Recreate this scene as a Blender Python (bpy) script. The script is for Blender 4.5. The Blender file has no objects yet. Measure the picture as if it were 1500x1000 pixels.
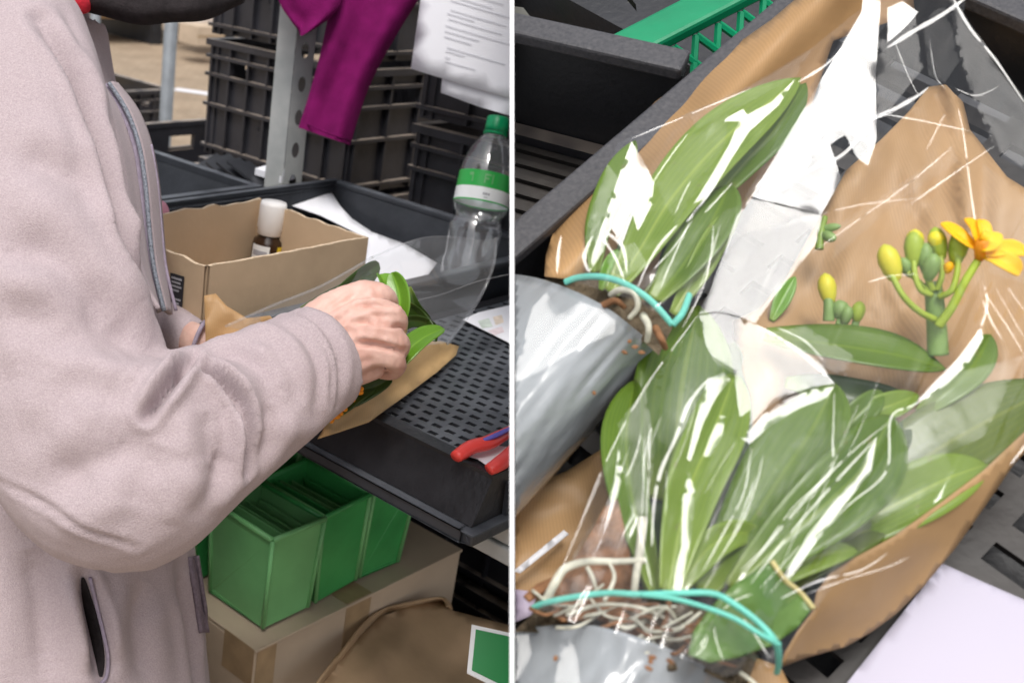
import bpy, bmesh, math, random
from mathutils import Vector as V, Matrix, noise
from mathutils.bvhtree import BVHTree
random.seed(7)
SC = bpy.context.scene
COL = SC.collection
# ------------------------------------------------------------------ camera
F, CX, CY = 1668.0, 375.0, 500.0          # focal length and principal point, in photograph pixels
CAM = V((0, 0, 1.37))
def _n(a): return V(a).normalized()
_a = _n((-1305-CX, CY+291, -F)); _b = _n((2252-CX, CY-32, -F))
UPC = _b.cross(_a).normalized()
if UPC.y < 0: UPC = -UPC
_fw = V((0, 0, -1)); YC = (_fw-UPC*_fw.dot(UPC)).normalized(); XC = YC.cross(UPC)
ROT = Matrix((XC, YC, UPC))
cd = bpy.data.cameras.new('camera'); cam = bpy.data.objects.new('camera', cd); COL.objects.link(cam)
cam.matrix_world = Matrix.Translation(CAM) @ ROT.to_4x4()
cd.sensor_fit = 'HORIZONTAL'; cd.sensor_width = 36; cd.lens = F/1500*36
cd.shift_x = (750-CX)/1500; cd.shift_y = 0
cd.clip_start = .02; cd.clip_end = 500
cd.dof.use_dof = True; cd.dof.focus_distance = 0.86; cd.dof.aperture_fstop = 11
SC.camera = cam
# ------------------------------------------------------------------ light
SUN_EL, SUN_AZ = 62, -12                   # azimuth measured from the point behind the camera, negative = to its left
w = bpy.data.worlds.new('World'); SC.world = w; w.use_nodes = True
nt = w.node_tree; bg = nt.nodes['Background']
sky = nt.nodes.new('ShaderNodeTexSky'); sky.sky_type = 'NISHITA'; sky.sun_disc = False
sky.air_density = 1.0; sky.dust_density = 4.0; sky.ozone_density = 1.0
e_, z_ = math.radians(SUN_EL), math.radians(SUN_AZ)
SUND = V((math.cos(e_)*math.sin(z_), -math.cos(e_)*math.cos(z_), math.sin(e_)))
sky.sun_elevation = e_; sky.sun_rotation = math.atan2(SUND.x, SUND.y)
hs = nt.nodes.new('ShaderNodeHueSaturation'); hs.inputs['Saturation'].default_value = .3      # thin cloud: a nearly colourless sky
nt.links.new(sky.outputs[0], hs.inputs['Color']); nt.links.new(hs.outputs[0], bg.inputs[0]); bg.inputs[1].default_value = 0.15
sd = bpy.data.lights.new('sun', 'SUN'); sd.energy = 1.25; sd.angle = math.radians(18); sd.color = (1, .965, .92)
so = bpy.data.objects.new('sun', sd); COL.objects.link(so); so.rotation_euler = SUND.to_track_quat('Z', 'Y').to_euler()
SC.view_settings.view_transform = 'Standard'; SC.view_settings.look = 'None'
SC.view_settings.exposure = 0.42; SC.view_settings.gamma = 1
SC.cycles.transparent_max_bounces = 24; SC.cycles.max_bounces = 10

# ------------------------------------------------------------------ projection helpers
def ray(u, v): return ROT @ V(((u-CX)/F, (CY-v)/F, -1))
def pt(u, v, d): return CAM+ray(u, v)*d
def onz(u, v, z):
    r = ray(u, v); return CAM+r*((z-CAM.z)/r.z)
def onpl(u, v, p0, n):
    r = ray(u, v); return CAM+r*((V(p0)-CAM).dot(n)/r.dot(n))
A = (ROT @ _b).normalized(); B = V((A.y, -A.x, 0)); Z = V((0, 0, 1))
TF = onz(490, 265, .985)                   # far corner of the upright tray
def tb(a, b, z): return V((TF.x, TF.y, 0))+A*a+B*b+Z*z
# sloped display plane on the right
_el, _az = math.radians(50), math.radians(-24)
DN = V((math.cos(_el)*math.sin(_az), -math.cos(_el)*math.cos(_az), math.sin(_el)))
D0 = pt(1125, 500, .66)
def dh(u, v, h=0): return onpl(u, v, D0+DN*h, DN)
DP = (dh(1140, 0)-dh(750, 330)).normalized(); DQ = DP.cross(DN).normalized()
if (dh(900, 500)-dh(800, 500)).dot(DQ) < 0: DQ = -DQ
def dl(p, q, h=0): return D0+DP*p+DQ*q+DN*h
def dpq(u, v, h=0):
    x = dh(u, v, h)-D0; return x.dot(DP), x.dot(DQ)

# ------------------------------------------------------------------ materials
def mat(name, col, rough=.6, var=0, vscale=30, bump=0, bscale=200, spec=.5, metal=0, trans=0, ior=1.45, col2=None, detail=4, coat=0, sheen=0, subs=0):
    m = bpy.data.materials.new(name); m.use_nodes = True; N = m.node_tree.nodes; L = m.node_tree.links
    p = N['Principled BSDF']
    p.inputs['Base Color'].default_value = (*col, 1); p.inputs['Roughness'].default_value = rough
    p.inputs['Specular IOR Level'].default_value = spec; p.inputs['Metallic'].default_value = metal
    p.inputs['Transmission Weight'].default_value = trans; p.inputs['IOR'].default_value = ior
    p.inputs['Coat Weight'].default_value = coat; p.inputs['Sheen Weight'].default_value = sheen
    tc = N.new('ShaderNodeTexCoord')
    if var or col2:
        nz = N.new('ShaderNodeTexNoise'); nz.inputs['Scale'].default_value = vscale; nz.inputs['Detail'].default_value = detail
        L.new(tc.outputs['Object'], nz.inputs['Vector'])
        cr = N.new('ShaderNodeValToRGB'); cr.color_ramp.elements[0].position = .3; cr.color_ramp.elements[1].position = .7
        c2 = col2 or tuple(min(1, c*(1+var)) for c in col); c1 = col if col2 else tuple(c*(1-var) for c in col)
        cr.color_ramp.elements[0].color = (*c1, 1); cr.color_ramp.elements[1].color = (*c2, 1)
        L.new(nz.outputs['Fac'], cr.inputs['Fac']); L.new(cr.outputs[0], p.inputs['Base Color'])
    if bump:
        nb = N.new('ShaderNodeTexNoise'); nb.inputs['Scale'].default_value = bscale; nb.inputs['Detail'].default_value = 3
        L.new(tc.outputs['Object'], nb.inputs['Vector'])
        bm_ = N.new('ShaderNodeBump'); bm_.inputs['Strength'].default_value = 1; bm_.inputs['Distance'].default_value = bump
        L.new(nb.outputs['Fac'], bm_.inputs['Height']); L.new(bm_.outputs[0], p.inputs['Normal'])
    return m
def dusty(name, col, dust, rough=.45, amount=.75):
    """plastic whose upward faces take dry dust, on trays a painted sky sheen"""
    m = mat(name, col, rough, .25, 18, .0006, 90); N = m.node_tree.nodes; L = m.node_tree.links; p = N['Principled BSDF']
    src = p.inputs['Base Color'].links[0].from_socket
    g = N.new('ShaderNodeNewGeometry'); s = N.new('ShaderNodeSeparateXYZ'); L.new(g.outputs['True Normal'], s.inputs[0])
    mr = N.new('ShaderNodeMapRange'); mr.inputs[1].default_value = .55; mr.inputs[2].default_value = .95; mr.inputs[4].default_value = amount
    L.new(s.outputs[2], mr.inputs[0])
    nz = N.new('ShaderNodeTexNoise'); nz.inputs['Scale'].default_value = 25; tc = N.new('ShaderNodeTexCoord'); L.new(tc.outputs['Object'], nz.inputs['Vector'])
    mu = N.new('ShaderNodeMath'); mu.operation = 'MULTIPLY'; L.new(mr.outputs[0], mu.inputs[0])
    m2 = N.new('ShaderNodeMapRange'); m2.inputs[1].default_value = .25; m2.inputs[2].default_value = .6; L.new(nz.outputs[0], m2.inputs[0]); L.new(m2.outputs[0], mu.inputs[1])
    mx = N.new('ShaderNodeMixRGB'); mx.inputs[2].default_value = (*dust, 1)
    L.new(mu.outputs[0], mx.inputs[0]); L.new(src, mx.inputs[1]); L.new(mx.outputs[0], p.inputs['Base Color'])
    return m
def film(name, ior=1.75, rough=.04, bump=.0012, bscale=28, tint=(.97, .975, .98), haze=.004):
    m = bpy.data.materials.new(name); m.use_nodes = True; N = m.node_tree.nodes; L = m.node_tree.links
    N.remove(N['Principled BSDF']); out = N['Material Output']
    tr = N.new('ShaderNodeBsdfTransparent'); tr.inputs[0].default_value = (*tint, 1)
    gl = N.new('ShaderNodeBsdfGlossy'); gl.inputs['Roughness'].default_value = rough; gl.inputs[0].default_value = (1, 1, 1, 1)
    fr = N.new('ShaderNodeFresnel'); fr.inputs['IOR'].default_value = ior
    g = N.new('ShaderNodeNewGeometry')
    # a film is a pair of parallel faces: use the outside index on both sides
    iv = N.new('ShaderNodeMath'); iv.operation = 'DIVIDE'; iv.inputs[0].default_value = 1; iv.inputs[1].default_value = ior
    mxv = N.new('ShaderNodeMix'); mxv.data_type = 'FLOAT'; L.new(g.outputs['Backfacing'], mxv.inputs[0]); mxv.inputs[2].default_value = ior; mxv.inputs[3].default_value = ior
    # (the fresnel node already inverts the index on back faces, so feed it the inverse there)
    L.new(iv.outputs[0], mxv.inputs[3]); L.new(mxv.outputs[0], fr.inputs['IOR'])
    tc = N.new('ShaderNodeTexCoord'); nb = N.new('ShaderNodeTexNoise'); nb.inputs['Scale'].default_value = bscale; nb.inputs['Detail'].default_value = 2.5
    mp = N.new('ShaderNodeMapping'); mp.inputs['Rotation'].default_value = (0, 0, .7); mp.inputs['Scale'].default_value = (1, .45, 1)
    L.new(tc.outputs['Object'], mp.inputs[0]); L.new(mp.outputs[0], nb.inputs['Vector'])
    bp = N.new('ShaderNodeBump'); bp.inputs['Distance'].default_value = bump; L.new(nb.outputs[0], bp.inputs['Height'])
    L.new(bp.outputs[0], gl.inputs['Normal']); L.new(bp.outputs[0], fr.inputs['Normal'])
    ms = N.new('ShaderNodeMixShader'); L.new(fr.outputs[0], ms.inputs[0]); L.new(tr.outputs[0], ms.inputs[1]); L.new(gl.outputs[0], ms.inputs[2])
    df = N.new('ShaderNodeBsdfDiffuse'); df.inputs[0].default_value = (.9, .9, .92, 1); m2 = N.new('ShaderNodeMixShader'); m2.inputs[0].default_value = haze
    L.new(ms.outputs[0], m2.inputs[1]); L.new(df.outputs[0], m2.inputs[2]); L.new(m2.outputs[0], out.inputs[0]); return m
def leafmat(name, col, col2, rough=.34):
    m = mat(name, col, rough, 0, 14, .0004, 120, .5, col2=col2, coat=.15); N = m.node_tree.nodes; L = m.node_tree.links
    p = N['Principled BSDF']; out = N['Material Output']
    src = p.inputs['Base Color'].links[0].from_socket
    uv = N.new('ShaderNodeUVMap'); s = N.new('ShaderNodeSeparateXYZ'); L.new(uv.outputs[0], s.inputs[0])
    # fine parallel veins along the blade
    wv = N.new('ShaderNodeMath'); wv.operation = 'MULTIPLY'; wv.inputs[1].default_value = 75; L.new(s.outputs[0], wv.inputs[0])
    sn = N.new('ShaderNodeMath'); sn.operation = 'SINE'; L.new(wv.outputs[0], sn.inputs[0])
    mr = N.new('ShaderNodeMapRange'); mr.inputs[1].default_value = .2; mr.inputs[2].default_value = 1; mr.inputs[4].default_value = .16; L.new(sn.outputs[0], mr.inputs[0]); mr.inputs[4].default_value = .16
    mx = N.new('ShaderNodeMixRGB'); mx.inputs[2].default_value = (min(1, col2[0]*1.8), min(1, col2[1]*1.5), col2[2]*1.3, 1)
    L.new(mr.outputs[0], mx.inputs[0]); L.new(src, mx.inputs[1])
    # paler towards the sheath at the leaf's base
    mr2 = N.new('ShaderNodeMapRange'); mr2.inputs[1].default_value = 0; mr2.inputs[2].default_value = .22; mr2.inputs[3].default_value = .65; mr2.inputs[4].default_value = 0; L.new(s.outputs[1], mr2.inputs[0])
    mx2 = N.new('ShaderNodeMixRGB'); mx2.inputs[2].default_value = (.30, .40, .06, 1); L.new(mr2.outputs[0], mx2.inputs[0]); L.new(mx.outputs[0], mx2.inputs[1])
    # midrib
    sb_ = N.new('ShaderNodeMath'); sb_.operation = 'SUBTRACT'; sb_.inputs[1].default_value = .5; L.new(s.outputs[0], sb_.inputs[0])
    ab = N.new('ShaderNodeMath'); ab.operation = 'ABSOLUTE'; L.new(sb_.outputs[0], ab.inputs[0])
    mr3 = N.new('ShaderNodeMapRange'); mr3.inputs[1].default_value = .012; mr3.inputs[2].default_value = .035; mr3.inputs[3].default_value = .5; mr3.inputs[4].default_value = 0; L.new(ab.outputs[0], mr3.inputs[0])
    mx3 = N.new('ShaderNodeMixRGB'); mx3.inputs[2].default_value = (min(1, col2[0]*1.7), min(1, col2[1]*1.45), col2[2]*1.4, 1); L.new(mr3.outputs[0], mx3.inputs[0]); L.new(mx2.outputs[0], mx3.inputs[1])
    # blemishes
    nb2 = N.new('ShaderNodeTexNoise'); nb2.inputs['Scale'].default_value = 130; nb2.inputs['Detail'].default_value = 2; tc2 = N.new('ShaderNodeTexCoord'); L.new(tc2.outputs['Object'], nb2.inputs['Vector'])
    mr4 = N.new('ShaderNodeMapRange'); mr4.inputs[1].default_value = .70; mr4.inputs[2].default_value = .76; mr4.inputs[4].default_value = .5; L.new(nb2.outputs[0], mr4.inputs[0])
    mx4 = N.new('ShaderNodeMixRGB'); mx4.inputs[2].default_value = (.20, .19, .06, 1); L.new(mr4.outputs[0], mx4.inputs[0]); L.new(mx3.outputs[0], mx4.inputs[1]); mx2 = mx4
    L.new(mx2.outputs[0], p.inputs['Base Color'])
    tl = N.new('ShaderNodeBsdfTranslucent'); L.new(mx2.outputs[0], tl.inputs[0])
    ms = N.new('ShaderNodeMixShader'); ms.inputs[0].default_value = .18; L.new(p.outputs[0], ms.inputs[1]); L.new(tl.outputs[0], ms.inputs[2]); L.new(ms.outputs[0], out.inputs[0])
    return m
def kraftmat(name, col, stripe=420):
    m = mat(name, col, .5, .14, 9, .0026, 17, .4); N = m.node_tree.nodes; L = m.node_tree.links; p = N['Principled BSDF']
    src = p.inputs['Base Color'].links[0].from_socket; tc = N.new('ShaderNodeTexCoord')
    wv = N.new('ShaderNodeTexWave'); wv.inputs['Scale'].default_value = stripe/2.2; wv.inputs['Distortion'].default_value = .4; L.new(tc.outputs['Object'], wv.inputs[0])
    mx = N.new('ShaderNodeMixRGB'); mx.blend_type = 'MULTIPLY'; mx.inputs[0].default_value = .10; L.new(src, mx.inputs[1]); L.new(wv.outputs['Color'], mx.inputs[2]); L.new(mx.outputs[0], p.inputs['Base Color'])
    return m
M = {}
M['black'] = mat('black_plastic', (.022, .023, .027), .42, .3, 12, .0005, 160, .5)
M['tray'] = dusty('tray_plastic', (.034, .037, .044), (.15, .16, .18), .36, .6)  # blue-grey tone on upward faces is painted sky sheen
M['traywall'] = mat('tray_wall_plastic', (.018, .018, .021), .36, .35, 30, .0005, 160, .5)
M['crate'] = dusty('crate_plastic', (.028, .028, .034), (.40, .33, .27), .4, .85)
M['slot'] = dusty('slotted_plastic', (.022, .02, .019), (.06, .048, .04), .5, .6)
M['rim'] = mat('scuffed_rim', (.045, .046, .053), .5, .0, 420, .0003, 300, .4, col2=(.082, .08, .086), detail=8)
M['card'] = mat('cardboard', (.50, .37, .245), .75, .09, 20, .0003, 120, .2)
M['card_in'] = mat('cardboard_inside', (.54, .40, .265), .8, .06, 16, .0003, 120, .2)
M['carddark'] = mat('packing_cardboard', (.50, .40, .30), .75, .14, 7, .0004, 80, .2)
M['cardedge'] = mat('cut_cardboard', (.58, .46, .33), .9, .25, 240, .001, 300, .1)
M['tape'] = mat('packing_tape', (.34, .24, .14), .3, .2, 30, 0, 1, .5)
M['brownboard'] = mat('brown_board', (.42, .285, .17), .7, .22, 9, .0006, 60, .2)
M['galv'] = mat('galvanised_steel', (.36, .38, .38), .5, .0, 26, .0003, 80, .5, metal=.15, col2=(.50, .51, .50))
M['postgrey'] = mat('grey_post', (.25, .27, .29), .45, .2, 20, 0, 1, .5, metal=.3)
M['white'] = mat('white_board', (.86, .86, .87), .6)
M['paper'] = mat('white_paper', (.80, .80, .84), .7, .02, 6, .0003, 40, .2)
M['faint'] = mat('faint_print', (.56, .56, .60), .8)
M['leafcut'] = mat('cut_leaf', (.07, .15, .03), .35, 0, 45, .0006, 120, .5, col2=(.125, .215, .05), coat=.15)
M['lilacpaper'] = mat('lilac_white_paper', (.52, .49, .58), .7, .02, 6, .0003, 40, .2)
M['ink'] = mat('grey_print', (.35, .35, .38), .8)
M['inkblack'] = mat('black_print', (.025, .025, .03), .6)
M['fleece'] = mat('fleece', (.375, .305, .32), 1.0, 0, 700, .0006, 900, .08, col2=(.475, .395, .408), detail=4, sheen=.12)
M['fleecein'] = mat('fleece_dark', (.20, .16, .19), 1, .2, 300, .001, 500, .1)
M['zip'] = mat('zip_tape', (.31, .26, .33), .75, .15, 200, .0006, 600, .3)
M['zipteeth'] = mat('zip_teeth', (.22, .24, .28), .5, .4, 500, .0015, 500, .4)
M['skin'] = mat('skin', (.60, .35, .285), .46, 0, 70, .00035, 300, .4, col2=(.70, .47, .40))
M['skin'].node_tree.nodes['Principled BSDF'].inputs['Subsurface Weight'].default_value = .12
M['skin'].node_tree.nodes['Principled BSDF'].inputs['Subsurface Radius'].default_value = (.012, .005, .003)
M['mask'] = mat('black_mask_cloth', (.022, .018, .019), .85, .25, 120, .0008, 500, .2)
M['hair'] = mat('dark_hair', (.05, .03, .02), .5, .3, 200, .002, 300)
M['scarf'] = mat('red_scarf', (.62, .03, .05), .85, .2, 60, .001, 400, .2)
M['trouser'] = mat('dark_trousers', (.04, .045, .07), .85, .2, 40, .001, 400, .2)
M['purple'] = mat('purple_cloth', (.15, .006, .08), .9, .18, 40, .0009, 420, .12)
M['pvc'] = film('clear_bottle_plastic', 2.0, .05, .0008, 60, (.95, .96, .97), haze=.05)
M['capgreen'] = mat('green_cap', (.0, .27, .10), .35)
M['labelgreen'] = mat('green_label', (.03, .38, .07), .35)
M['labelwhite'] = mat('white_label', (.80, .82, .82), .35)
M['brownglass'] = mat('brown_glass', (.035, .017, .008), .12, 0, 1, 0, 1, .6)
M['capwhite'] = mat('white_cap', (.82, .80, .78), .35)
M['yellow'] = mat('yellow_label', (.75, .55, .03), .4)
M['pliers'] = mat('red_grip', (.72, .06, .05), .35)
M['pliersblue'] = mat('blue_grip', (.12, .10, .42), .4)
M['steel'] = mat('plier_steel', (.3, .3, .32), .3, metal=1)
M['greenbox'] = mat('green_plastic', (.05, .33, .09), .3, .22, 14, .0006, 30, .5)
M['greenpale'] = mat('green_plastic_pale', (.16, .43, .17), .38, .15, 12, .0006, 30, .5)  # paler tone of the green plastic
M['greencrate'] = mat('green_crate', (.0, .22, .095), .4, .2, 20, .0004, 60)
M['sign'] = mat('green_sign', (.0, .23, .045), .45, .06, 10)
M['paver'] = None
M['kraft'] = kraftmat('kraft_paper', (.42, .26, .125))
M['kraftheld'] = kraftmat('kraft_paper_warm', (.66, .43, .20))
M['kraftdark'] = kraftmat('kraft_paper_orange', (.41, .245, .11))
M['film'] = film('cellophane', 1.5)
M['filmfold'] = film('cellophane_fold', 1.5, .13, .0008, 14, haze=.05)
M['filmheld'] = film('held_film', 1.75, .06, .0008, 12, haze=.07)
M['filmflat'] = film('cellophane_flat', 1.5, .12, .0010, 9)  # index of each film copy sets how bright its shaped highlights are
M['filmmid'] = film('cellophane_mid', 1.42, .11, .0008, 9)
M['filmgrey'] = film('cellophane_grey', 1.17, .14, .0012, 10)
M['filmfaint'] = film('cellophane_faint', 1.09, .14, .0012, 10)
M['filmline'] = film('cellophane_line', 1.45, .16, .0002, 8)
M['filmsoft'] = film('cellophane_soft', 1.27, .12, .0007, 9)
M['bag'] = mat('grey_pot_film', (.32, .34, .355), .2, .10, 10, .0028, 24, .65, coat=.3)
M['bagin'] = mat('pot_film_edge', (.55, .56, .58), .3)
M['soil'] = mat('bark_substrate', (.13, .10, .065), .9, .6, 110, .004, 140, .2)
M['bark'] = mat('bark_chip', (.24, .12, .06), .85, .35, 90, .002, 160, .2)
M['root'] = mat('white_root', (.60, .58, .47), .7, .35, 90, .0005, 200, .3)
M['band'] = mat('turquoise_band', (.16, .58, .47), .45, .1, 60)
M['leaf1'] = leafmat('leaf_mid', (.075, .145, .011), (.130, .220, .024))
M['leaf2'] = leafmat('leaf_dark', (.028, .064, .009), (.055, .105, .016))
M['leaf3'] = leafmat('leaf_light', (.14, .235, .020), (.22, .32, .045))
M['leaf4'] = leafmat('leaf_olive', (.085, .13, .017), (.135, .185, .027))
M['leafneon'] = leafmat('leaf_fresh', (.12, .29, .02), (.18, .38, .03))
M['stem'] = mat('flower_stem', (.22, .34, .10), .45, .15, 50)
M['budg'] = mat('bud_green', (.36, .47, .05), .45, .15, 40)
M['budy'] = mat('bud_yellow', (.74, .62, .03), .45, .15, 90, col2=(.58, .60, .05))
M['petal'] = mat('petal_orange', (.85, .43, .01), .5, 0, 50, .0004, 200, .3, col2=(.92, .56, .015))
M['petald'] = mat('petal_deep', (.80, .28, .01), .5, .15, 60)
M['pink'] = mat('pink_cloth', (.75, .33, .42), .7, .1, 40)
M['dust'] = mat('grey_plants', (.10, .10, .09), .9, .5, 20)

# ------------------------------------------------------------------ mesh helpers
class MB:
    def __init__(s): s.v = []; s.f = []; s.uv = None; s.mi = []; s.cur = 0
    def add(s, vs, fs):
        o = len(s.v); s.v += [V(x) for x in vs]; s.f += [tuple(i+o for i in f) for f in fs]; s.mi += [s.cur]*len(fs); return s
    def box(s, o, ex, ey, ez):
        """box with corner o and edge vectors"""
        o, ex, ey, ez = V(o), V(ex), V(ey), V(ez)
        vs = [o, o+ex, o+ex+ey, o+ey, o+ez, o+ex+ez, o+ex+ey+ez, o+ey+ez]
        fs = [(0, 3, 2, 1), (4, 5, 6, 7), (0, 1, 5, 4), (1, 2, 6, 5), (2, 3, 7, 6), (3, 0, 4, 7)]
        if ex.cross(ey).dot(ez) < 0: fs = [f[::-1] for f in fs]
        return s.add(vs, fs)
    def cbox(s, c, hx, hy, hz):
        return s.box(V((c[0]-hx, c[1]-hy, c[2]-hz)), (2*hx, 0, 0), (0, 2*hy, 0), (0, 0, 2*hz))
    def tube(s, path, rad, n=8, q=1.0, side=None, caps=True):
        path = [V(p) for p in path]; m = len(path)
        if not hasattr(rad, '__len__'): rad = [rad]*m
        vs = []; prev = None
        for i, p in enumerate(path):
            t = (path[min(i+1, m-1)]-path[max(i-1, 0)]).normalized()
            if side is not None: ref = V(side)
            elif prev is not None: ref = prev
            else: ref = V((0, 0, 1)) if abs(t.z) < .9 else V((1, 0, 0))
            x = (ref-t*ref.dot(t)).normalized(); y = t.cross(x); prev = x
            for k in range(n):
                a = 2*math.pi*k/n; vs.append(p+x*math.cos(a)*rad[i]*q+y*math.sin(a)*rad[i])
        fs = [(i*n+k, i*n+(k+1) % n, (i+1)*n+(k+1) % n, (i+1)*n+k) for i in range(m-1) for k in range(n)]
        if caps:
            fs.append(tuple(reversed(range(n)))); fs.append(tuple((m-1)*n+k for k in range(n)))
        return s.add(vs, fs)
    def lathe(s, o, ax, prof, n=28, x=None):
        ax = V(ax).normalized(); ref = V(x) if x is not None else (V((1, 0, 0)) if abs(ax.x) < .9 else V((0, 1, 0)))
        X = (ref-ax*ref.dot(ax)).normalized(); Y = ax.cross(X); vs = []
        for r, h in prof:
            for k in range(n):
                a = 2*math.pi*k/n; vs.append(V(o)+ax*h+X*math.cos(a)*r+Y*math.sin(a)*r)
        m = len(prof)
        return s.add(vs, [(i*n+k, i*n+(k+1) % n, (i+1)*n+(k+1) % n, (i+1)*n+k) for i in range(m-1) for k in range(n)])
    def prism(s, pts, off):
        pts = [V(p) for p in pts]; off = V(off); n = len(pts)
        return s.add(pts+[p+off for p in pts], [tuple(range(n)), tuple(reversed(range(n, 2*n)))]+[(i, n+i, n+(i+1) % n, (i+1) % n) for i in range(n)])
    def grid(s, rows):
        m, n = len(rows), len(rows[0]); vs = [p for r in rows for p in r]
        return s.add(vs, [(i*n+j, i*n+j+1, (i+1)*n+j+1, (i+1)*n+j) for i in range(m-1) for j in range(n-1)])
    def ball(s, c, r, ax=None, k=1.0, n=10):
        ax = V(ax).normalized() if ax is not None else V((0, 0, 1))
        prof = [(max(r*math.sin(math.pi*i/n), 1e-5), -k*r*math.cos(math.pi*i/n)) for i in range(n+1)]
        return s.lathe(c, ax, prof, 14)
    def build(s, name, m, parent=None, smooth=False, solid=0, subsurf=0, bevel=0, off=0):
        me = bpy.data.meshes.new(name); me.from_pydata([tuple(v) for v in s.v], [], s.f)
        for k in (m if isinstance(m, (list, tuple)) else [m]): me.materials.append(k)
        if isinstance(m, (list, tuple)): me.polygons.foreach_set('material_index', s.mi)
        b = bmesh.new(); b.from_mesh(me); bmesh.ops.remove_doubles(b, verts=b.verts, dist=1e-6)
        if smooth is not None and not solid and s.uv is None: bmesh.ops.recalc_face_normals(b, faces=b.faces)
        b.to_mesh(me); b.free()
        if smooth: me.polygons.foreach_set('use_smooth', [True]*len(me.polygons))
        o = bpy.data.objects.new(name, me); COL.objects.link(o)
        if parent is not None: adopt(o, parent)
        if solid:
            d = o.modifiers.new('solid', 'SOLIDIFY'); d.thickness = solid; d.offset = off
        if bevel:
            d = o.modifiers.new('bevel', 'BEVEL'); d.width = bevel; d.segments = 2; d.limit_method = 'ANGLE'
        if subsurf:
            d = o.modifiers.new('sub', 'SUBSURF'); d.levels = d.render_levels = subsurf
        return o
def world(o):
    """world matrix without waiting for the depsgraph"""
    m = o.matrix_basis.copy()
    return world(o.parent) @ o.matrix_parent_inverse @ m if o.parent else m
def adopt(o, parent):
    o.parent = parent; o.matrix_parent_inverse = world(parent).inverted()
def tag(o, label=None, cat=None, group=None, kind=None):
    if label: o['label'] = label
    if cat: o['category'] = cat
    if group: o['group'] = group
    if kind: o['kind'] = kind
    return o
def thing(name, label, cat, loc=(0, 0, 0), group=None):
    o = bpy.data.objects.new(name, None); o.empty_display_size = .05; COL.objects.link(o); o.location = loc
    return tag(o, label, cat, group)
def copy_tree(o, parent=None):
    c = o.copy(); COL.objects.link(c)
    if parent is not None: c.parent = parent
    for ch in o.children: copy_tree(ch, c)
    return c
def cr(pts, n=8):
    """Catmull-Rom through tuples of any length"""
    out = []; P = [pts[0]]+list(pts)+[pts[-1]]
    for i in range(1, len(P)-2):
        for k in range(n):
            t = k/n; r = []
            for a, b, c, d in zip(P[i-1], P[i], P[i+1], P[i+2]):
                r.append(.5*(2*b+(c-a)*t+(2*a-5*b+4*c-d)*t*t+(3*b-a-3*c+d)*t**3))
            out.append(tuple(r))
    out.append(tuple(pts[-1])); return out
def fill(poly, step=9, ok=None):
    """pixel polygon -> triangulated interior points (delaunay) for sheets"""
    from mathutils.geometry import delaunay_2d_cdt
    n = len(poly); bd = []
    for i in range(n):
        a, b = poly[i], poly[(i+1) % n]; L = math.hypot(b[0]-a[0], b[1]-a[1]); k = max(1, int(L/step))
        bd += [(a[0]+(b[0]-a[0])*j/k, a[1]+(b[1]-a[1])*j/k) for j in range(k)]
    def inside(x, y):
        c = False
        for i in range(n):
            (x1, y1), (x2, y2) = poly[i], poly[(i+1) % n]
            if (y1 > y) != (y2 > y) and x < (x2-x1)*(y-y1)/(y2-y1)+x1: c = not c
        return c
    xs = [p[0] for p in poly]; ys = [p[1] for p in poly]; pts = [V(p) for p in bd]; m = len(bd)
    y = min(ys)+step/2; r = 0
    while y < max(ys):
        x = min(xs)+step/2+(step/2 if r % 2 else 0)
        while x < max(xs):
            if inside(x, y) and min((x-q[0])**2+(y-q[1])**2 for q in bd) > (step*.55)**2: pts.append(V((x, y)))
            x += step
        y += step*.87; r += 1
    vs, es, fs, *_ = delaunay_2d_cdt(pts, [(i, (i+1) % m) for i in range(m)], [], 0, 1e-4)
    fs = [f for f in fs if inside(sum(vs[i].x for i in f)/len(f), sum(vs[i].y for i in f)/len(f))]
    return [(v.x, v.y) for v in vs], fs
def sheet(name, poly, fn, m, parent=None, step=10, solid=0, smooth=True, mb=None, off=0):
    """polygon in photograph pixels, fn(u, v) -> world point"""
    b = mb or MB(); vs, fs = fill(poly, step); fs = [tuple(reversed(f)) for f in fs]
    b.add([fn(u, v) for u, v in vs], fs)
    if mb: return mb
    me_o = b.build(name, m, parent, None, solid, off=off)
    if smooth: me_o.data.polygons.foreach_set('use_smooth', [True]*len(me_o.data.polygons))
    return me_o
def lattice(mb, o, ex, ey, lx, ly, nx, ny, sl, sw, stag=True):
    """flat sheet with nx*ny slots (slot sl*sw of its cell) cut through"""
    cy = ly/ny; cx = lx/nx
    def q(x0, x1, y0, y1):
        if x1-x0 < 1e-6: return
        mb.add([o+ex*x0+ey*y0, o+ex*x1+ey*y0, o+ex*x1+ey*y1, o+ex*x0+ey*y1], [(0, 1, 2, 3)])
    for j in range(ny):
        y0 = j*cy; a = y0+cy*(1-sw)/2; b = y0+cy*(1+sw)/2
        q(0, lx, y0, a); q(0, lx, b, y0+cy); sh = (cx/2 if stag and j % 2 else 0); x = 0
        for i in range(nx):
            s0 = i*cx+cx*(1-sl)/2+sh; s1 = s0+cx*sl
            if s1 > lx-cx*.1: break
            q(x, s0, a, b); x = s1
        q(x, lx, a, b)
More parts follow.
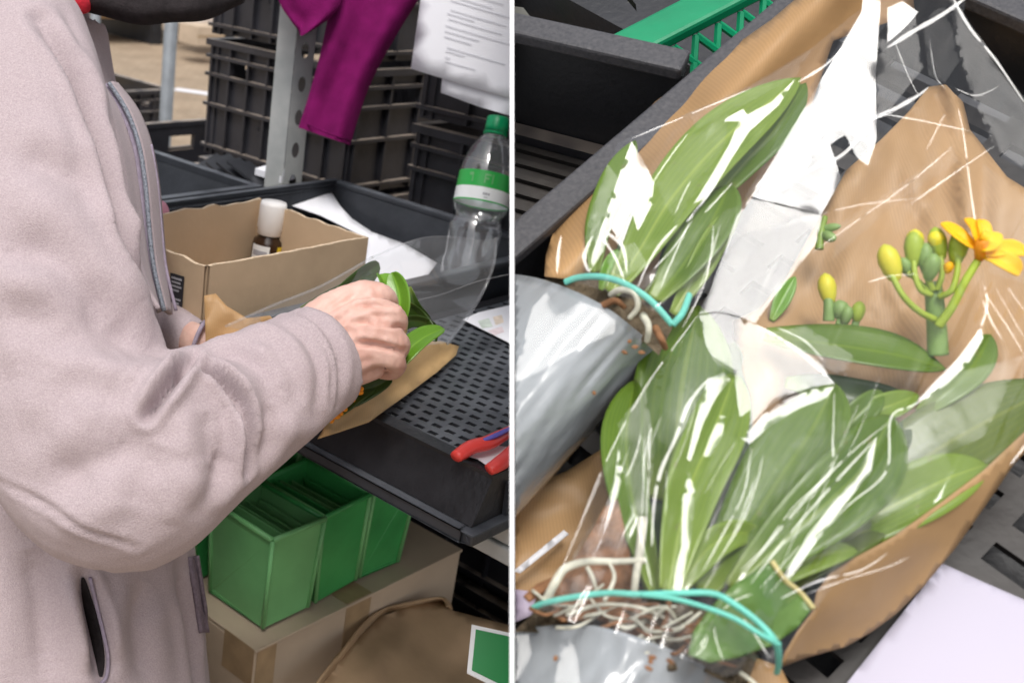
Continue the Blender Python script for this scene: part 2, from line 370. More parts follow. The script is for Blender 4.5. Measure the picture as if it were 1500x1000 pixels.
# ------------------------------------------------------------------ ground
m = mat('pavers', (.36, .28, .20), .85, .12, 3, .001, 60, .2); N = m.node_tree.nodes; L = m.node_tree.links; p = N['Principled BSDF']
src = p.inputs['Base Color'].links[0].from_socket; tc = N.new('ShaderNodeTexCoord'); mp = N.new('ShaderNodeMapping'); mp.inputs['Rotation'].default_value = (0, 0, .8)
br = N.new('ShaderNodeTexBrick'); br.inputs['Scale'].default_value = 5; br.inputs['Color1'].default_value = (1, 1, 1, 1); br.inputs['Color2'].default_value = (.82, .8, .78, 1); br.inputs['Mortar'].default_value = (.5, .47, .44, 1); br.inputs['Mortar Size'].default_value = .012
L.new(tc.outputs['Object'], mp.inputs[0]); L.new(mp.outputs[0], br.inputs[0])
mx = N.new('ShaderNodeMixRGB'); mx.blend_type = 'MULTIPLY'; mx.inputs[0].default_value = .8; L.new(src, mx.inputs[1]); L.new(br.outputs[0], mx.inputs[2]); L.new(mx.outputs[0], p.inputs['Base Color'])
g = MB(); g.add([(-150, -150, 0), (150, -150, 0), (150, 150, 0), (-150, 150, 0)], [(0, 1, 2, 3)])
tag(g.build('pavement', m), kind='structure')

# ------------------------------------------------------------------ trays on the trolley
def tray_upright(label, a0, a1, b0, b1, zf=.915, zt=.985):
    t = thing('plant_tray', label, 'tray', tb((a0+a1)/2, (b0+b1)/2, zf))
    b = MB(); th = .008; ins = .012
    b.box(tb(a0+ins, b0+ins, zf-.0155), A*(a1-a0-2*ins), B*(b1-b0-2*ins), Z*.0215)
    def wall(p0, p1, nrm):                       # p0,p1 rim ends, nrm inward
        q0, q1 = p0+nrm*ins, p1+nrm*ins; dz = V((0, 0, zf-zt))
        b.prism([p0, p1, q1+dz, q0+dz], nrm*th)
    c = [tb(a0, b0, zt), tb(a1, b0, zt), tb(a1, b1, zt), tb(a0, b1, zt)]
    wall(c[0], c[1], B); wall(c[1], c[2], -A); wall(c[2], c[3], -B); wall(c[3], c[0], A)
    b.build('tray_body', M['tray'], t)
    r = MB(); rw = .014
    r.box(tb(a0-.004, b0-.004, zt-.006), A*(a1-a0+.008), B*rw, Z*.010)
    r.box(tb(a0-.004, b1-rw+.004, zt-.006), A*(a1-a0+.008), B*rw, Z*.010)
    r.box(tb(a0-.004, b0+rw-.004, zt-.006), A*rw, B*(b1-b0-2*rw+.008), Z*.010)
    r.box(tb(a1-rw+.004, b0+rw-.004, zt-.006), A*rw, B*(b1-b0-2*rw+.008), Z*.010)
    r.build('rim', M['tray'], t, bevel=.003)
    if zt < .98 or b0 < 0:
        k = MB(); lattice(k, tb(a0+.03, b0+.03, zf+.010), A, B, a1-a0-.06, b1-b0-.06, 20, 14, .7, .4); k.build('floor_grid', M['tray'], t, None, solid=.003)
tray_upright('black upright plant tray holding the cardboard box, water bottle and white sheet', -.60, 0, 0, .408)
tray_upright('empty black tray with high side wall behind the cardboard box', -.75, -.148, -.42, -.012)
def tray_upturned():
    t = thing('plant_tray', 'black upturned plant tray with perforated top beside the red pliers', 'tray', tb(-.25, .57, .88))
    a0, a1, b0, b1 = -.548, .03, .425, .712; zt = .95; zb = .899; fl = .022; fb = .002
    b = MB(); lattice(b, tb(a0+.018, b0+.012, zt), A, B, a1-a0-.036, b1-b0-.030, 40, 12, .42, .55) if False else None
    b = MB(); lattice(b, tb(a0+.016, b0+.012, zt), B, A, b1-b0-.026, a1-a0-.03, 17, 36, .62, .42)
    o = b.build('perforated_base', M['tray'], t, None, solid=.003, off=-1)
    s = MB()
    c = [(a0, b0), (a1, b0), (a1, b1), (a0, b1)]; d = [(a0-fl, b0-.003), (a1+fl, b0-.003), (a1+fl, b1+fb), (a0-fl, b1+fb)]
    ins = [(a0+.016, b0+.012), (a1-.014, b0+.012), (a1-.014, b1-.014), (a0+.016, b1-.014)]
    s.prism([tb(*c[0], zt+.0012), tb(*c[1], zt+.0012), tb(*ins[1], zt+.0012), tb(*ins[0], zt+.0012)], -Z*.004)
    s.prism([tb(*c[1], zt+.0012), tb(*c[2], zt+.0012), tb(*ins[2], zt+.0012), tb(*ins[1], zt+.0012)], -Z*.004)
    s.prism([tb(*c[2], zt+.0012), tb(*c[3], zt+.0012), tb(*ins[3], zt+.0012), tb(*ins[2], zt+.0012)], -Z*.004)
    s.prism([tb(*c[3], zt+.0012), tb(*c[0], zt+.0012), tb(*ins[0], zt+.0012), tb(*ins[3], zt+.0012)], -Z*.004)
    nr = [-B, A, B, -A]
    for i in range(4):
        j = (i+1) % 4
        s.prism([tb(*c[i], zt-.0025), tb(*c[j], zt-.0025), tb(*d[j], zb+.012), tb(*d[i], zb+.012)], -nr[i]*.004)
    s.build('tray_wall', M['traywall'], t, bevel=.0012)
    r = MB(); e = .009
    r.box(tb(a0-fl-e, b0-.003, zb), A*(a1-a0+2*fl+2*e), B*.012, Z*.011)
    r.box(tb(a0-fl-e, b1+fb-.004, zb), A*(a1-a0+2*fl+2*e), B*(e+.004), Z*.011)
    r.box(tb(a0-fl-e, b0+.009, zb), A*(e+.004), B*(b1+fb-.013-b0), Z*.011)
    r.box(tb(a1+fl-.004, b0+.009, zb), A*(e+.004), B*(b1+fb-.013-b0), Z*.011)
    r.build('rim', M['tray'], t, bevel=.002)
    for aa in (a0+.02, a0+.09): k = MB(); k.box(tb(aa, b1+fb-.006, zb+.011), A*.003, B*.010, Z*.030); k.build('rib', M['tray'], t)
tray_upturned()
# trolley: shelf board, uprights
t = thing('plant_trolley', 'galvanised plant trolley with perforated uprights carrying the black trays', 'trolley', tb(-.2, .4, 0))
s = MB(); s.box(tb(-.525, -.03, .8825), A*.645, B*.80, Z*.016); s.box(tb(-.528, -.03, .866), A*.02, B*.80, Z*.0155); s.build('shelf', M['galv'], t, bevel=.002)
def upright(pos, parent, top=2.0, ph=0):
    b = MB(); wf = .042
    b.box(pos, -B*wf*.62-A*.028, A*.0-B*.002+A*.003, Z*top)
    b.build('upright', M['galv'], parent)
def post(px, py, d, top=1.95):
    """L-profile upright: a plain flange and a flange with oval holes"""
    p = pt(px, py, d); p = V((p.x, p.y, 0)); f1 = (-A*.85-B*.3).normalized(); f2 = (B*.35+A*.65).normalized()
    b = MB(); view = ray(px, py); view = V((view.x, view.y, 0)).normalized(); rt = V((view.y, -view.x, 0))
    l = (-rt*.9+view*.35).normalized(); r = (rt*.85+view*.5).normalized()
    b.box(p, l*.030, view*.003, Z*top)
    z = 0.0; pitch = .05; W = .034
    # perforated flange: strips around each oval hole
    vs = []
    while z < top-pitch:
        z0, z1 = z+.013, z+.037; x0, x1 = .011, .024; zc = (z0+z1)/2
        n = 12; inn = []; outr = []
        for k in range(n):
            a = 2*math.pi*k/n+math.pi/n; cx_, sx = math.cos(a), math.sin(a)
            inn.append((.0175+.0065*cx_, zc+.012*sx)); m_ = max(abs(cx_), abs(sx)); outr.append((.0175+.0165*cx_/m_, zc+.025*sx/m_))
        P3 = [p+r*x+Z*zz for x, zz in inn+outr]
        b.add(P3, [(k, (k+1) % n, n+(k+1) % n, n+k) for k in range(n)]); z += pitch
    o = b.build('upright', M['galv'], t); return o
post(424, 160, 1.72)
o = post(745+170, 100, 1.80)
for (aa, bb) in ((-.49, -.02), (.09, -.02), (-.52, .10), (.09, .74)):
    lb = MB(); lb.box(tb(aa, bb, 0), A*.025, B*.025, Z*.85); lb.build('leg', M['galv'], t)

# white sheet lying in the upright tray
def zsheet(u, v):
    k = max(0, min(1, (v-280)/110)); return onz(u, v, .972-.030*k-.012*math.sin(k*3.1))
sheet('paper_sheet', [(400, 292), (484, 279), (497, 300), (515, 320), (545, 340), (592, 357), (640, 385), (615, 420), (560, 425), (532, 390), (540, 350), (470, 316)], zsheet, M['paper'], step=10, solid=.0006)
tag(bpy.data.objects['paper_sheet'], 'blank white sheet lying in the tray behind the cardboard box', 'paper')
# cardboard box
def cardbox():
    t = thing('cardboard_box', 'open light brown cardboard box with black sticker holding a small brown bottle', 'box', tb(-.46, .29, .925))
    a0, a1, b0, b1, z0, z1, th = -.583, -.348, .198, .378, .923, 1.04, .004
    def wl(p, q, nrm, name, m0, nick):
        b = MB(); n = 26; dirv = (q-p); rows = []
        for k in range(n+1):
            x = p+dirv*(k/n); dz = nick*(noise.noise(x*55)*.0022+noise.noise(x*160)*.0012); rows.append((x, x+Z*(z1-z0+dz)))
        b.cur = 0; b.add([r[0] for r in rows]+[r[1] for r in rows], [(k, k+1, n+2+k, n+1+k) for k in range(n)])
        b.cur = 1; b.add([r[0]+nrm*th for r in rows]+[r[1]+nrm*th for r in rows], [(k, n+1+k, n+2+k, k+1) for k in range(n)])
        b.cur = 2; b.add([r[1] for r in rows]+[r[1]+nrm*th for r in rows], [(k, k+1, n+2+k, n+1+k) for k in range(n)])
        o = b.build(name, [M['card'], M['card_in'], M['cardedge']], t, None); return o
    wl(tb(a0+th+.001, b1, z0), tb(a1, b1, z0), -B, 'side_panel', 0, .5)
    wl(tb(a0+.002, b0, z0), tb(a1, b0, z0), B, 'side_panel', 0, 1.5)
    wl(tb(a1, b0+th, z0), tb(a1, b1-th, z0), -A, 'end_panel', 0, 1)
    wl(tb(a0, b0+th, z0), tb(a0, b1-.002, z0), A, 'end_panel', 0, 1)
    b = MB(); b.box(tb(a0+th, b0+th, z0), A*(a1-a0-2*th), B*(b1-b0-2*th), Z*.004); b.build('floor', M['card_in'], t)
    # black sticker with pale text blocks on the end that faces the worker
    c = [(250, 399), (270, 405), (266, 462), (251, 457)]
    pl0, pn = tb(a0-.0012, 0, 0), A
    q = [onpl(u, v, pl0, pn) for u, v in c]; b = MB(); b.prism(q, -A*.0006); st = b.build('sticker', M['inkblack'], t)
    def sub(x0, x1, y0, y1):
        f = lambda x, y: (q[0]*(1-x)+q[1]*x)*(1-y)+(q[3]*(1-x)+q[2]*x)*y
        k = MB(); k.prism([f(x0, y0)-A*.0008, f(x1, y0)-A*.0008, f(x1, y1)-A*.0008, f(x0, y1)-A*.0008], -A*.0004); k.build('text_block', M['ink'], st)
    for x0, x1, y0, y1 in ((.12, .88, .08, .13), (.12, .8, .18, .23), (.12, .88, .28, .33), (.12, .7, .38, .43), (.12, .88, .60, .65), (.12, .75, .70, .75), (.12, .85, .80, .85)): sub(x0, x1, y0, y1)
    b = MB(); 
cardbox()
# small brown bottle in the box
def smallbottle():
    K = 1.08
    base = tb(-.362, .230, .928); ax = (Z+A*.06+B*.02).normalized()
    t = thing('small_bottle', 'small brown glass bottle with white cap standing in the cardboard box', 'bottle', base)
    b = MB(); b.lathe(base, ax, [(r*K, h*K) for r, h in [(.0005, 0), (.0165, 0), (.0175, .002), (.0175, .060), (.0165, .066), (.0115, .070), (.0115, .074), (.0005, .074)]]); b.build('glass_body', M['brownglass'], t, True)
    b = MB(); b.lathe(base, ax, [(r*K, h*K) for r, h in [(.0005, .072), (.0125, .072), (.0140, .073), (.0138, .078), (.0150, .080), (.0150, .105), (.0138, .109), (.0005, .1095)]]); b.build('cap', M['capwhite'], t, True)
    def lab(a0, a1, h0, h1, m, nm, r=.0178, par=None):
        h0, h1, r = h0*K, h1*K, r*K
        X = ROT @ V((1, 0, 0)); X = (X-ax*X.dot(ax)).normalized(); Y = ax.cross(X); b = MB(); n = 8
        rows = [[base+ax*h+(X*math.cos(a0+(a1-a0)*k/n)+Y*math.sin(a0+(a1-a0)*k/n))*r for k in range(n+1)] for h in (h0, h1)]
        b.grid(rows); return b.build(nm, m, par or t, True)
    l = lab(-2.75, -1.45, .008, .062, M['labelwhite'], 'label')
    for h in (.050, .040): lab(-2.6, -1.6, h, h+.006, M['ink'], 'print_line', .0180, l)
    lab(-2.6, -1.6, .014, .030, M['inkblack'], 'print_line', .0180, l)
    lab(-.95, -.55, .006, .062, M['yellow'], 'yellow_strip')
smallbottle()
b = MB(); b.ball(onz(232, 352, .985)+Z*.03, .012, k=1.6); tag(b.build('pink_pouch', M['pink'], None, True), 'pink soft pouch half hidden behind the jacket front in the box', 'pouch')

# water bottle
def waterbottle():
    base = onz(676, 432, .923); cap = pt(728, 186, (base-CAM).dot(ROT @ V((0, 0, -1))))
    H = .232
    ax = (cap-base).normalized(); X = ROT @ V((0, 0, 1))
    t = thing('water_bottle', 'clear plastic water bottle with green cap and green and white label', 'bottle', base)
    pr = [(.002, .004), (.022, .0), (.030, .004), (.0335, .014), (.0330, .03), (.0338, .04), (.0325, .052), (.0338, .064), (.0345, .076), (.0345, .088), (.0315, .096), (.0290, .100), (.0300, .105), (.0345, .112), (.0352, .118), (.0352, .160), (.0345, .166), (.0325, .176), (.0270, .192), (.0190, .205), (.0130, .212), (.0125, .222), (.0125, .230)]
    b = MB(); b.lathe(base, ax, pr, 40); b.build('bottle_body', M['pvc'], t, True)
    b = MB(); n = 40
    b.lathe(base, ax, [(.0005, .2345), (.0135, .2345), (.0148, .233), (.0150, .222), (.0150, .2155), (.0135, .2150), (.0005, .2150)], 36); b.build('cap', M['capgreen'], t, True)
    b = MB(); b.lathe(base, ax, [(.0158, .2140), (.0158, .2110), (.0145, .2105)], 30); b.build('neck_ring', M['capgreen'], t, True)
    b = MB(); b.lathe(base, ax, [(.0356, .119), (.0356, .121)], 40); l = b.build('label', M['labelgreen'], t, True)
    b = MB(); b.lathe(base, ax, [(.0356, .121), (.0356, .137)], 40); b.build('white_band', M['labelwhite'], l, True)
    b = MB(); b.lathe(base, ax, [(.0356, .137), (.0356, .158)], 40); b.build('green_band', M['labelgreen'], l, True)
    # pale lettering blocks on the green band
    view = (CAM-base).normalized(); fx = (view-ax*view.dot(ax)).normalized(); sx = ax.cross(fx)
    def mark(x0, x1, h0, h1, mm):
        k = MB(); n = 4; k.grid([[base+ax*h+(fx*math.cos(x0+(x1-x0)*i/n)+sx*math.sin(x0+(x1-x0)*i/n))*.0359 for i in range(n+1)] for h in (h0, h1)]); k.build('lettering', mm, l, True)
    pale = M['greenpale']
    for x0, x1, h0, h1 in ((-.05, .0, .142, .154), (-.05, .18, .1515, .154), (-.05, .12, .1465, .149), (.22, .27, .142, .154), (-.62, -.5, .150, .154), (-.5, -.46, .142, .154)): mark(x0, x1, h0, h1, pale)
    for x0, x1, h0, h1 in ((.0, .06, .127, .130), (.08, .15, .127, .130), (.17, .24, .127, .130), (.06, .2, .1235, .1245)): mark(x0, x1, h0, h1, M['ink'])
waterbottle()
# printed leaflet
lf = [(678, 468), (700, 458), (752, 446), (770, 470), (760, 510), (742, 500)]
t = sheet('leaflet', lf, lambda u, v: onz(u, v, .9545), M['paper'], step=12, solid=.0006, smooth=False); tag(t, 'white leaflet with faded colour print lying on the perforated tray', 'leaflet')
for poly, mm in (([(700, 470), (716, 466), (722, 478), (706, 481)], M['greenpale']), ([(722, 464), (735, 461), (738, 472), (726, 476)], M['petal']), ([(715, 484), (735, 478), (739, 486), (724, 491)], M['pink'])):
    mm2 = bpy.data.materials.get('faded_'+mm.name) or mat('faded_'+mm.name, tuple(.62*c+.38*.6 if False else .55+.25*c for c in mm.node_tree.nodes['Principled BSDF'].inputs['Base Color'].default_value[:3]), .7, .2, 90)
    k = sheet('print_patch', poly, lambda u, v: onz(u, v, .9552), mm2, t, step=20, smooth=False)
# pliers
def pliers():
    t = thing('pliers', 'pliers with red grips lying on the corner of the perforated tray', 'pliers', onz(720, 660, .952))
    def grip(path, r, m, nm):
        b = MB(); P = cr([(u, v, z) for u, v, z in path], 6); b.tube([onz(u, v, z) for u, v, z in P], [r*(.62+.38*math.sin(math.pi*min(1, .12+i/len(P)))) for i in range(len(P))], 12, .75); return b.build(nm, m, t, True)
    grip([(668, 669, .960), (690, 655, .963), (715, 648, .964), (738, 636, .964), (765, 622, .964)], .0075, M['pliers'], 'handle')
    grip([(716, 688, .960), (730, 680, .963), (745, 668, .964), (762, 650, .964), (780, 634, .964)], .0072, M['pliers'], 'handle')
    grip([(708, 645, .968), (725, 638, .9705), (742, 630, .9705), (755, 624, .970)], .0026, M['pliersblue'], 'grip_inlay')
    b = MB(); b.tube([onz(765, 622, .964), onz(800, 604, .964), onz(850, 580, .963)], [.008, .011, .003], 10, .6); b.build('jaw', M['steel'], t, True)
pliers()
b = sheet('paper_note', [(672, 664), (700, 672), (728, 692), (752, 678), (752, 655), (700, 650)], lambda u, v: onz(u, v, .9535), M['paper'], step=20, solid=.0005, smooth=False); tag(b, 'white paper slip lying under the red pliers', 'paper slip')

# ------------------------------------------------------------------ crates
def make_crate(L_=.6, W_=.4, H_=.23, name='plant_crate', label='', group=None, m=None):
    m = m or M['crate']; t = thing(name, label, 'crate', (0, 0, 0), group); th = .004
    body = MB(); belts = MB(); 
    ex, ey = V((1, 0, 0)), V((0, 1, 0))
    lattice(body, V((-L_/2+.01, -W_/2+.01, .012)), ex, ey, L_-.02, W_-.02, 14, 12, .7, .45)
    bz = [0.02, H_*.44, H_*.69, H_*.84]
    for nrm, along, half, hl in ((ex, ey, L_/2, W_/2), (-ex, ey, L_/2, W_/2), (ey, ex, W_/2, L_/2), (-ey, ex, W_/2, L_/2)):
        o = nrm*(half-.014)-along*(hl-.012)
        body.box(o+Z*.008, along*(2*hl-.024), nrm*th, Z*(H_*.44-.008))
        n = 7
        # upper wall: panel with a row of openings
        body.box(o+Z*H_*.44, along*(2*hl-.024), nrm*th, Z*H_*.25)
        body.box(o+Z*H_*.84, along*(2*hl-.024), nrm*th, Z*H_*.14)
        for k in range(n+1):
            x = k/n*(2*hl-.03)
            body.box(o+along*(x)+nrm*(th+.0002)+Z*.010, along*.005, nrm*.009, Z*(H_-.02))
            if k < n and k % 2 == 0: body.box(o+along*x+Z*H_*.69, along*((2*hl-.03)/n), nrm*th, Z*H_*.15)
        for z in bz: belts.box(nrm*(half-.0098)-along*(hl-.002)+Z*z, along*(2*hl-.004), nrm*.0112, Z*.006)
    for sx in (-1, 1):
        for sy in (-1, 1): body.box(V((sx*(L_/2-.018)-.012, sy*(W_/2-.018)-.012, .006)), ex*.024, ey*.024, Z*(H_-.012))
    body.build('crate_body', m, t, None); belts.build('belt', m, t)
    r = MB()
    for nrm, along, half, hl in ((ex, ey, L_/2, W_/2-.016), (-ex, ey, L_/2, W_/2-.016), (ey, ex, W_/2, L_/2), (-ey, ex, W_/2, L_/2)):
        r.box(nrm*(half-.016)-along*hl+Z*(H_-.014), along*2*hl, nrm*.018, Z*.012)
    r.build('rim', m, t)
    # hand grip on each end: black plates painted in for the shaded holes
    for s in (-1, 1):
        g = MB()
        for i in range(7):
            for j in range(3): g.box(V((s*(L_/2-.0088)-.0006, -.048+i*.014+(.007 if j % 2 else 0), H_*.29+j*.011)), ex*.0012, ey*.008, Z*.006)
        g.build('grip_hole_shade', M['inkblack'], t)
    return t
def place(t, centre, ax, first=False, label=None):
    """stand the crate with its long side along ax"""
    o = t if first else copy_tree(t); ax = V((ax.x, ax.y, 0)).normalized()
    R = Matrix((ax, Z.cross(ax), Z)).transposed().to_4x4()
    o.matrix_basis = Matrix.Translation(centre) @ R
    if label: o['label'] = label
    return o
CR = make_crate(group='stacked black crates')
P1 = pt(513, 212, 1.98); z1 = P1.z-.23*.44
labs = ('black crate with dusty ribs, topmost of the stack behind the steel post', 'black crate with dusty ribs, second from top of the stack behind the steel post', 'black crate in the stack behind the steel post, crossed by the tray rim', 'black crate low in the stack behind the steel post', 'black crate lowest in the stack behind the steel post')
for k in range(5):
    zz = z1+.232*(1-k)
    if zz > -.02: place(CR, V((P1.x, P1.y, zz))+A*.3-B*.2, A, k == 0, labs[k])
P2 = pt(600, 214, 1.74); z2 = P2.z-.23*.84
labs = ('black crate behind the white notice, topmost of its stack', 'black crate behind the green bottle cap, under the white notice', 'black crate in the stack just behind the water bottle', 'black crate low in the stack behind the water bottle', 'black crate lowest in the stack behind the water bottle')
for k in range(5):
    zz = z2+.232*(1-k)
    if zz > -.02: place(CR, V((P2.x, P2.y, zz))+B*.3+A*.2, B, label=labs[k])

# ------------------------------------------------------------------ background on the left
o = place(CR, pt(262, 225, 2.55)-Z*.20, A, label='small black crate with open grips on the ground behind the empty tray')
o = place(CR, pt(92, 152, 3.6)-Z*.14, B, label='black crate with pale rim standing behind the jacket collar')
cz = o.matrix_basis.translation
b = MB(); random.seed(3)
for i in range(30): b.ball(cz+V((random.uniform(-.2, .2), random.uniform(-.16, .16), .17+random.uniform(-.02, .03))), random.uniform(.02, .045), k=.6, n=6)
tag(b.build('plant_bulbs', mat('tan_bulbs', (.50, .33, .10), .8, .3, 30), None, True), 'heap of tan bulbs lying in the black crate behind the collar', 'bulbs', kind='stuff')
def roundpost(u, d, w_, label, bottom=None):
    p = pt(u, 100, d); t = thing('steel_post', label, 'post', (p.x, p.y, 0))
    b = MB(); b.lathe((p.x, p.y, 0), Z, [(w_, 0), (w_, 2.4), (.001, 2.4)], 20); b.build('tube', M['postgrey'], t, True)
    b = MB(); b.lathe((p.x, p.y, 0), Z, [(w_*2.2, .001), (w_*2.2, .012), (w_*1.02, .012)], 20); b.build('foot_plate', M['postgrey'], t)
    b = MB()
    b.lathe((p.x, p.y, 1.5), Z, [(w_*1.02, 0), (w_*1.25, .0), (w_*1.25, .05), (w_*1.02, .05)], 20); b.build('collar', M['postgrey'], t, True)
roundpost(247, 3.1, .0185, 'grey steel post standing on the pavement under the black mask')
roundpost(137, 3.9, .018, 'grey steel post partly hidden by the jacket collar')
# loose flat pot trays between the tray and the crates
for k, (u, v, d) in enumerate(((335, 250, 1.86), (352, 248, 1.84), (368, 252, 1.82), (384, 255, 1.80))):
    b = MB(); p = pt(u, v, d); ang = .5+.15*k; ang += .7; ex = (B*math.cos(.3)-Z*math.sin(.3))*.11; ez = (A*math.sin(ang)+Z*math.cos(ang))*.05; p = p-Z*.01
    b.box(p-ex*.5-ez*.6, ex, ez, ex.cross(ez).normalized()*.004)
    tag(b.build('pot_tray', M['black']), 'thin black pot tray leaning in the row beside the steel post', 'pot tray', 'leaning pot trays')
b = MB(); p = pt(392, 262, 1.78); b.box(p-B*.03, B*.06, A*.03+Z*.004, Z*.01); tag(b.build('plant_label', M['paper']), 'small white plant label lying by the foot of the steel post', 'label')
# litter on the pavement
b = MB(); p = onz(283, 135, .004); b.box(p-V((.16, 0, 0)), V((.30, -.09, 0)), V((.03, .10, 0)), V((0, 0, .004))); tag(b.build('paper_scrap', M['paper']), 'white paper scrap lying on the pavement', 'paper scrap')
# pallet with cartons far behind
pc = onz(215, 66, 0); pc2 = onz(330, 66, 0); pd = (pc2-pc); pd = V((pd.x, pd.y, 0)).normalized(); pn_ = V((-pd.y, pd.x, 0))
t = thing('wooden_pallet', 'brown wooden pallet table with dark gap beneath, on the far pavement', 'pallet', pc)
b = MB()
for i in range(7): b.box(pc-pd*.9+pn_*(.16*i)+Z*.30, pd*2.0, pn_*.13, Z*.035)
b.build('deck_board', mat('old_wood', (.30, .19, .10), .8, .25, 6), t)
for k in (-.85, .05, .95):
    b = MB(); b.box(pc+pd*k, pd*.12, pn_*1.1, Z*.297); b.build('bearer', M['black'], t)
def carton(u, v, d, w_, dep, h, m, label, zz=None):
    p = pt(u, v, d); t = thing('carton', label, 'carton', p); b = MB()
    b.box(p-pd*w_/2, pd*w_, pn_*dep, Z*h); b.build('carton_body', m, t, bevel=.004)
    b = MB(); b.box(p-pd*w_/2-pn_*.002+Z*h*.45, pd*w_, -pn_*.001, Z*h*.1); b.build('tape', M['tape'], t)
carton(335, 42, 10.8, .62, .5, .45, mat('pale_carton', (.62, .56, .52), .8, .06, 5), 'pale grey carton standing on the far pallet')
carton(395, 42, 10.6, .36, .5, .6, mat('orange_carton', (.58, .36, .13), .8, .12, 5), 'orange brown carton behind the steel post top')
carton(308, 68, 10.2, .30, .3, .17, M['carddark'], 'small brown carton on the pavement before the pallet')
carton(170, 28, 11.2, .9, .4, .12, mat('flat_carton', (.52, .36, .2), .8, .1, 5), 'flat brown carton lying on the far pallet')
# notice sheets in front of the right stack
def notice():
    t = thing('notice', 'two overlapping white printed sheets hanging before the black crates', 'notice', pt(690, 130, 1.60))
    c = [pt(622, -40, 1.58), pt(602, 101, 1.60), pt(775, 150, 1.47), pt(775, -40, 1.45)]
    pn = (c[1]-c[0]).cross(c[2]-c[1]).normalized(); 
    if pn.dot(CAM-c[0]) < 0: pn = -pn
    P0 = c[1]
    f = lambda u, v, off=0: onpl(u, v, P0+pn*off, pn)
    wob = lambda u, v, off=0: f(u, v, off+.003*math.sin(u*.03+v*.02))
    sheet('front_sheet', [(622, -40), (602, 101), (690, 128), (775, 152), (775, -40)], wob, M['paper'], t, 22, .0008)
    sheet('back_sheet', [(652, 60), (646, 136), (700, 156), (775, 178), (775, 100)], lambda u, v: wob(u, v, -.006), M['paper'], t, 22, .0008)
    for (u, v, ln) in ((668, -14, 70), (660, 14, 82), (657, 27, 78), (655, 19, 40), (653, 37, 95), (652, 45, 50), (651, 53, 40), (655, 69, 85), (653, 74, 28), (652, 83, 8), (652, 89, 44), (660, 0, 90), (662, -6, 60)):
        b = MB(); s_ = .30; n = 6
        b.grid([[wob(u+ln*k/n, v+s_*ln*k/n, .0016) for k in range(n+1)], [wob(u+ln*k/n-.2, v+1.5+s_*ln*k/n, .0016) for k in range(n+1)]])
        b.build('print_line', M['faint'], t)
notice()
# purple cloth: two hanging folds
def cloth():
    t = thing('purple_jacket', 'deep purple cloth jacket hanging with one sleeve down before the black crates', 'jacket', pt(500, 0, 1.66))
    def drape(nm, L_, R_, d, amp, seed, fr):
        """L_, R_: left and right outline, pixel points from top to hem"""
        b = MB(); l = cr(L_, 6); r = cr(R_, 6); n = min(len(l), len(r)); N_ = 22; rows = []; back = []
        for i in range(n):
            row = []; bk = []
            for k in range(N_+1):
                x = k/N_; u = l[i][0]*(1-x)+r[i][0]*x; v = l[i][1]*(1-x)+r[i][1]*x
                bul = math.sin(math.pi*x)**.7*.028; fo = amp*math.sin(fr*x*6.28+seed+i*.05)+.010*noise.noise(V((x*3, i*.11, seed)))
                row.append(pt(u, v, d-bul-fo)); bk.append(pt(u, v, d+bul*.5+.004))
            rows.append(row); back.append(bk)
        b.grid(rows); b.grid([x_[::-1] for x_ in back])
        return b.build(nm, M['purple'], t, True)
    drape('sleeve', [(486, -60), (484, 0), (470, 75), (452, 140), (437, 187)], [(650, -60), (613, 0), (575, 62), (540, 130), (513, 213)], 1.66, .011, .4, 1.25)
    drape('front_panel', [(395, -60), (408, 0), (424, 28), (436, 44), (439, 52)], [(510, -60), (500, 0), (486, 24), (462, 42), (443, 53)], 1.62, .010, 2, .8)
    b = MB(); P = [pt(u, v, d) for u, v, d in ((441, 178, 1.652), (460, 186, 1.624), (480, 195, 1.610), (500, 202, 1.628), (514, 206, 1.655))]; b.tube(P, .0012, 6); b.build('hem_seam', M['purple'], t, True)
cloth()

# ------------------------------------------------------------------ under the trolley
def lowbox():
    t = thing('cardboard_carton', 'closed grey brown cardboard carton with tape under the green containers', 'carton', tb(-.33, .3, .28))
    a0, a1, b0, b1, z0, z1 = -.518, -.145, .13, .432, .27, .60
    b = MB(); b.box(tb(a0, b0, z0), A*(a1-a0), B*(b1-b0), Z*(z1-z0-.004)); b.build('carton_body', M['carddark'], t, bevel=.003)
    b = MB(); b.box(tb(a0, b0, z1-.004), A*(a1-a0), B*.149, Z*.004); b.build('top_flap', M['carddark'], t, bevel=.001)
    b = MB(); b.box(tb(a0, b0+.152, z1-.004), A*(a1-a0), B*(b1-b0-.150), Z*.004); b.build('top_flap', M['carddark'], t, bevel=.001)
    am = onpl(523, 900, tb(0, b1, 0), B)-TF; am = am.dot(A)
    b = MB(); b.box(tb(am-.022, b1+.0003, z1-.085), A*.044, B*.0006, Z*.085); b.box(tb(am-.022, b0+.05, z1+.0006), A*.044, B*(b1-b0-.0494), Z*.0006); b.build('tape', M['tape'], t)
    b = MB(); b.box(tb(a0+.004, b1+.0003, z1-.06), A*.03, B*.0006, Z*.06); b.box(tb(a0-.0008, b1-.05, z1-.05), A*.0006, B*.05, Z*.05); b.build('tape', M['tape'], t)
lowbox()
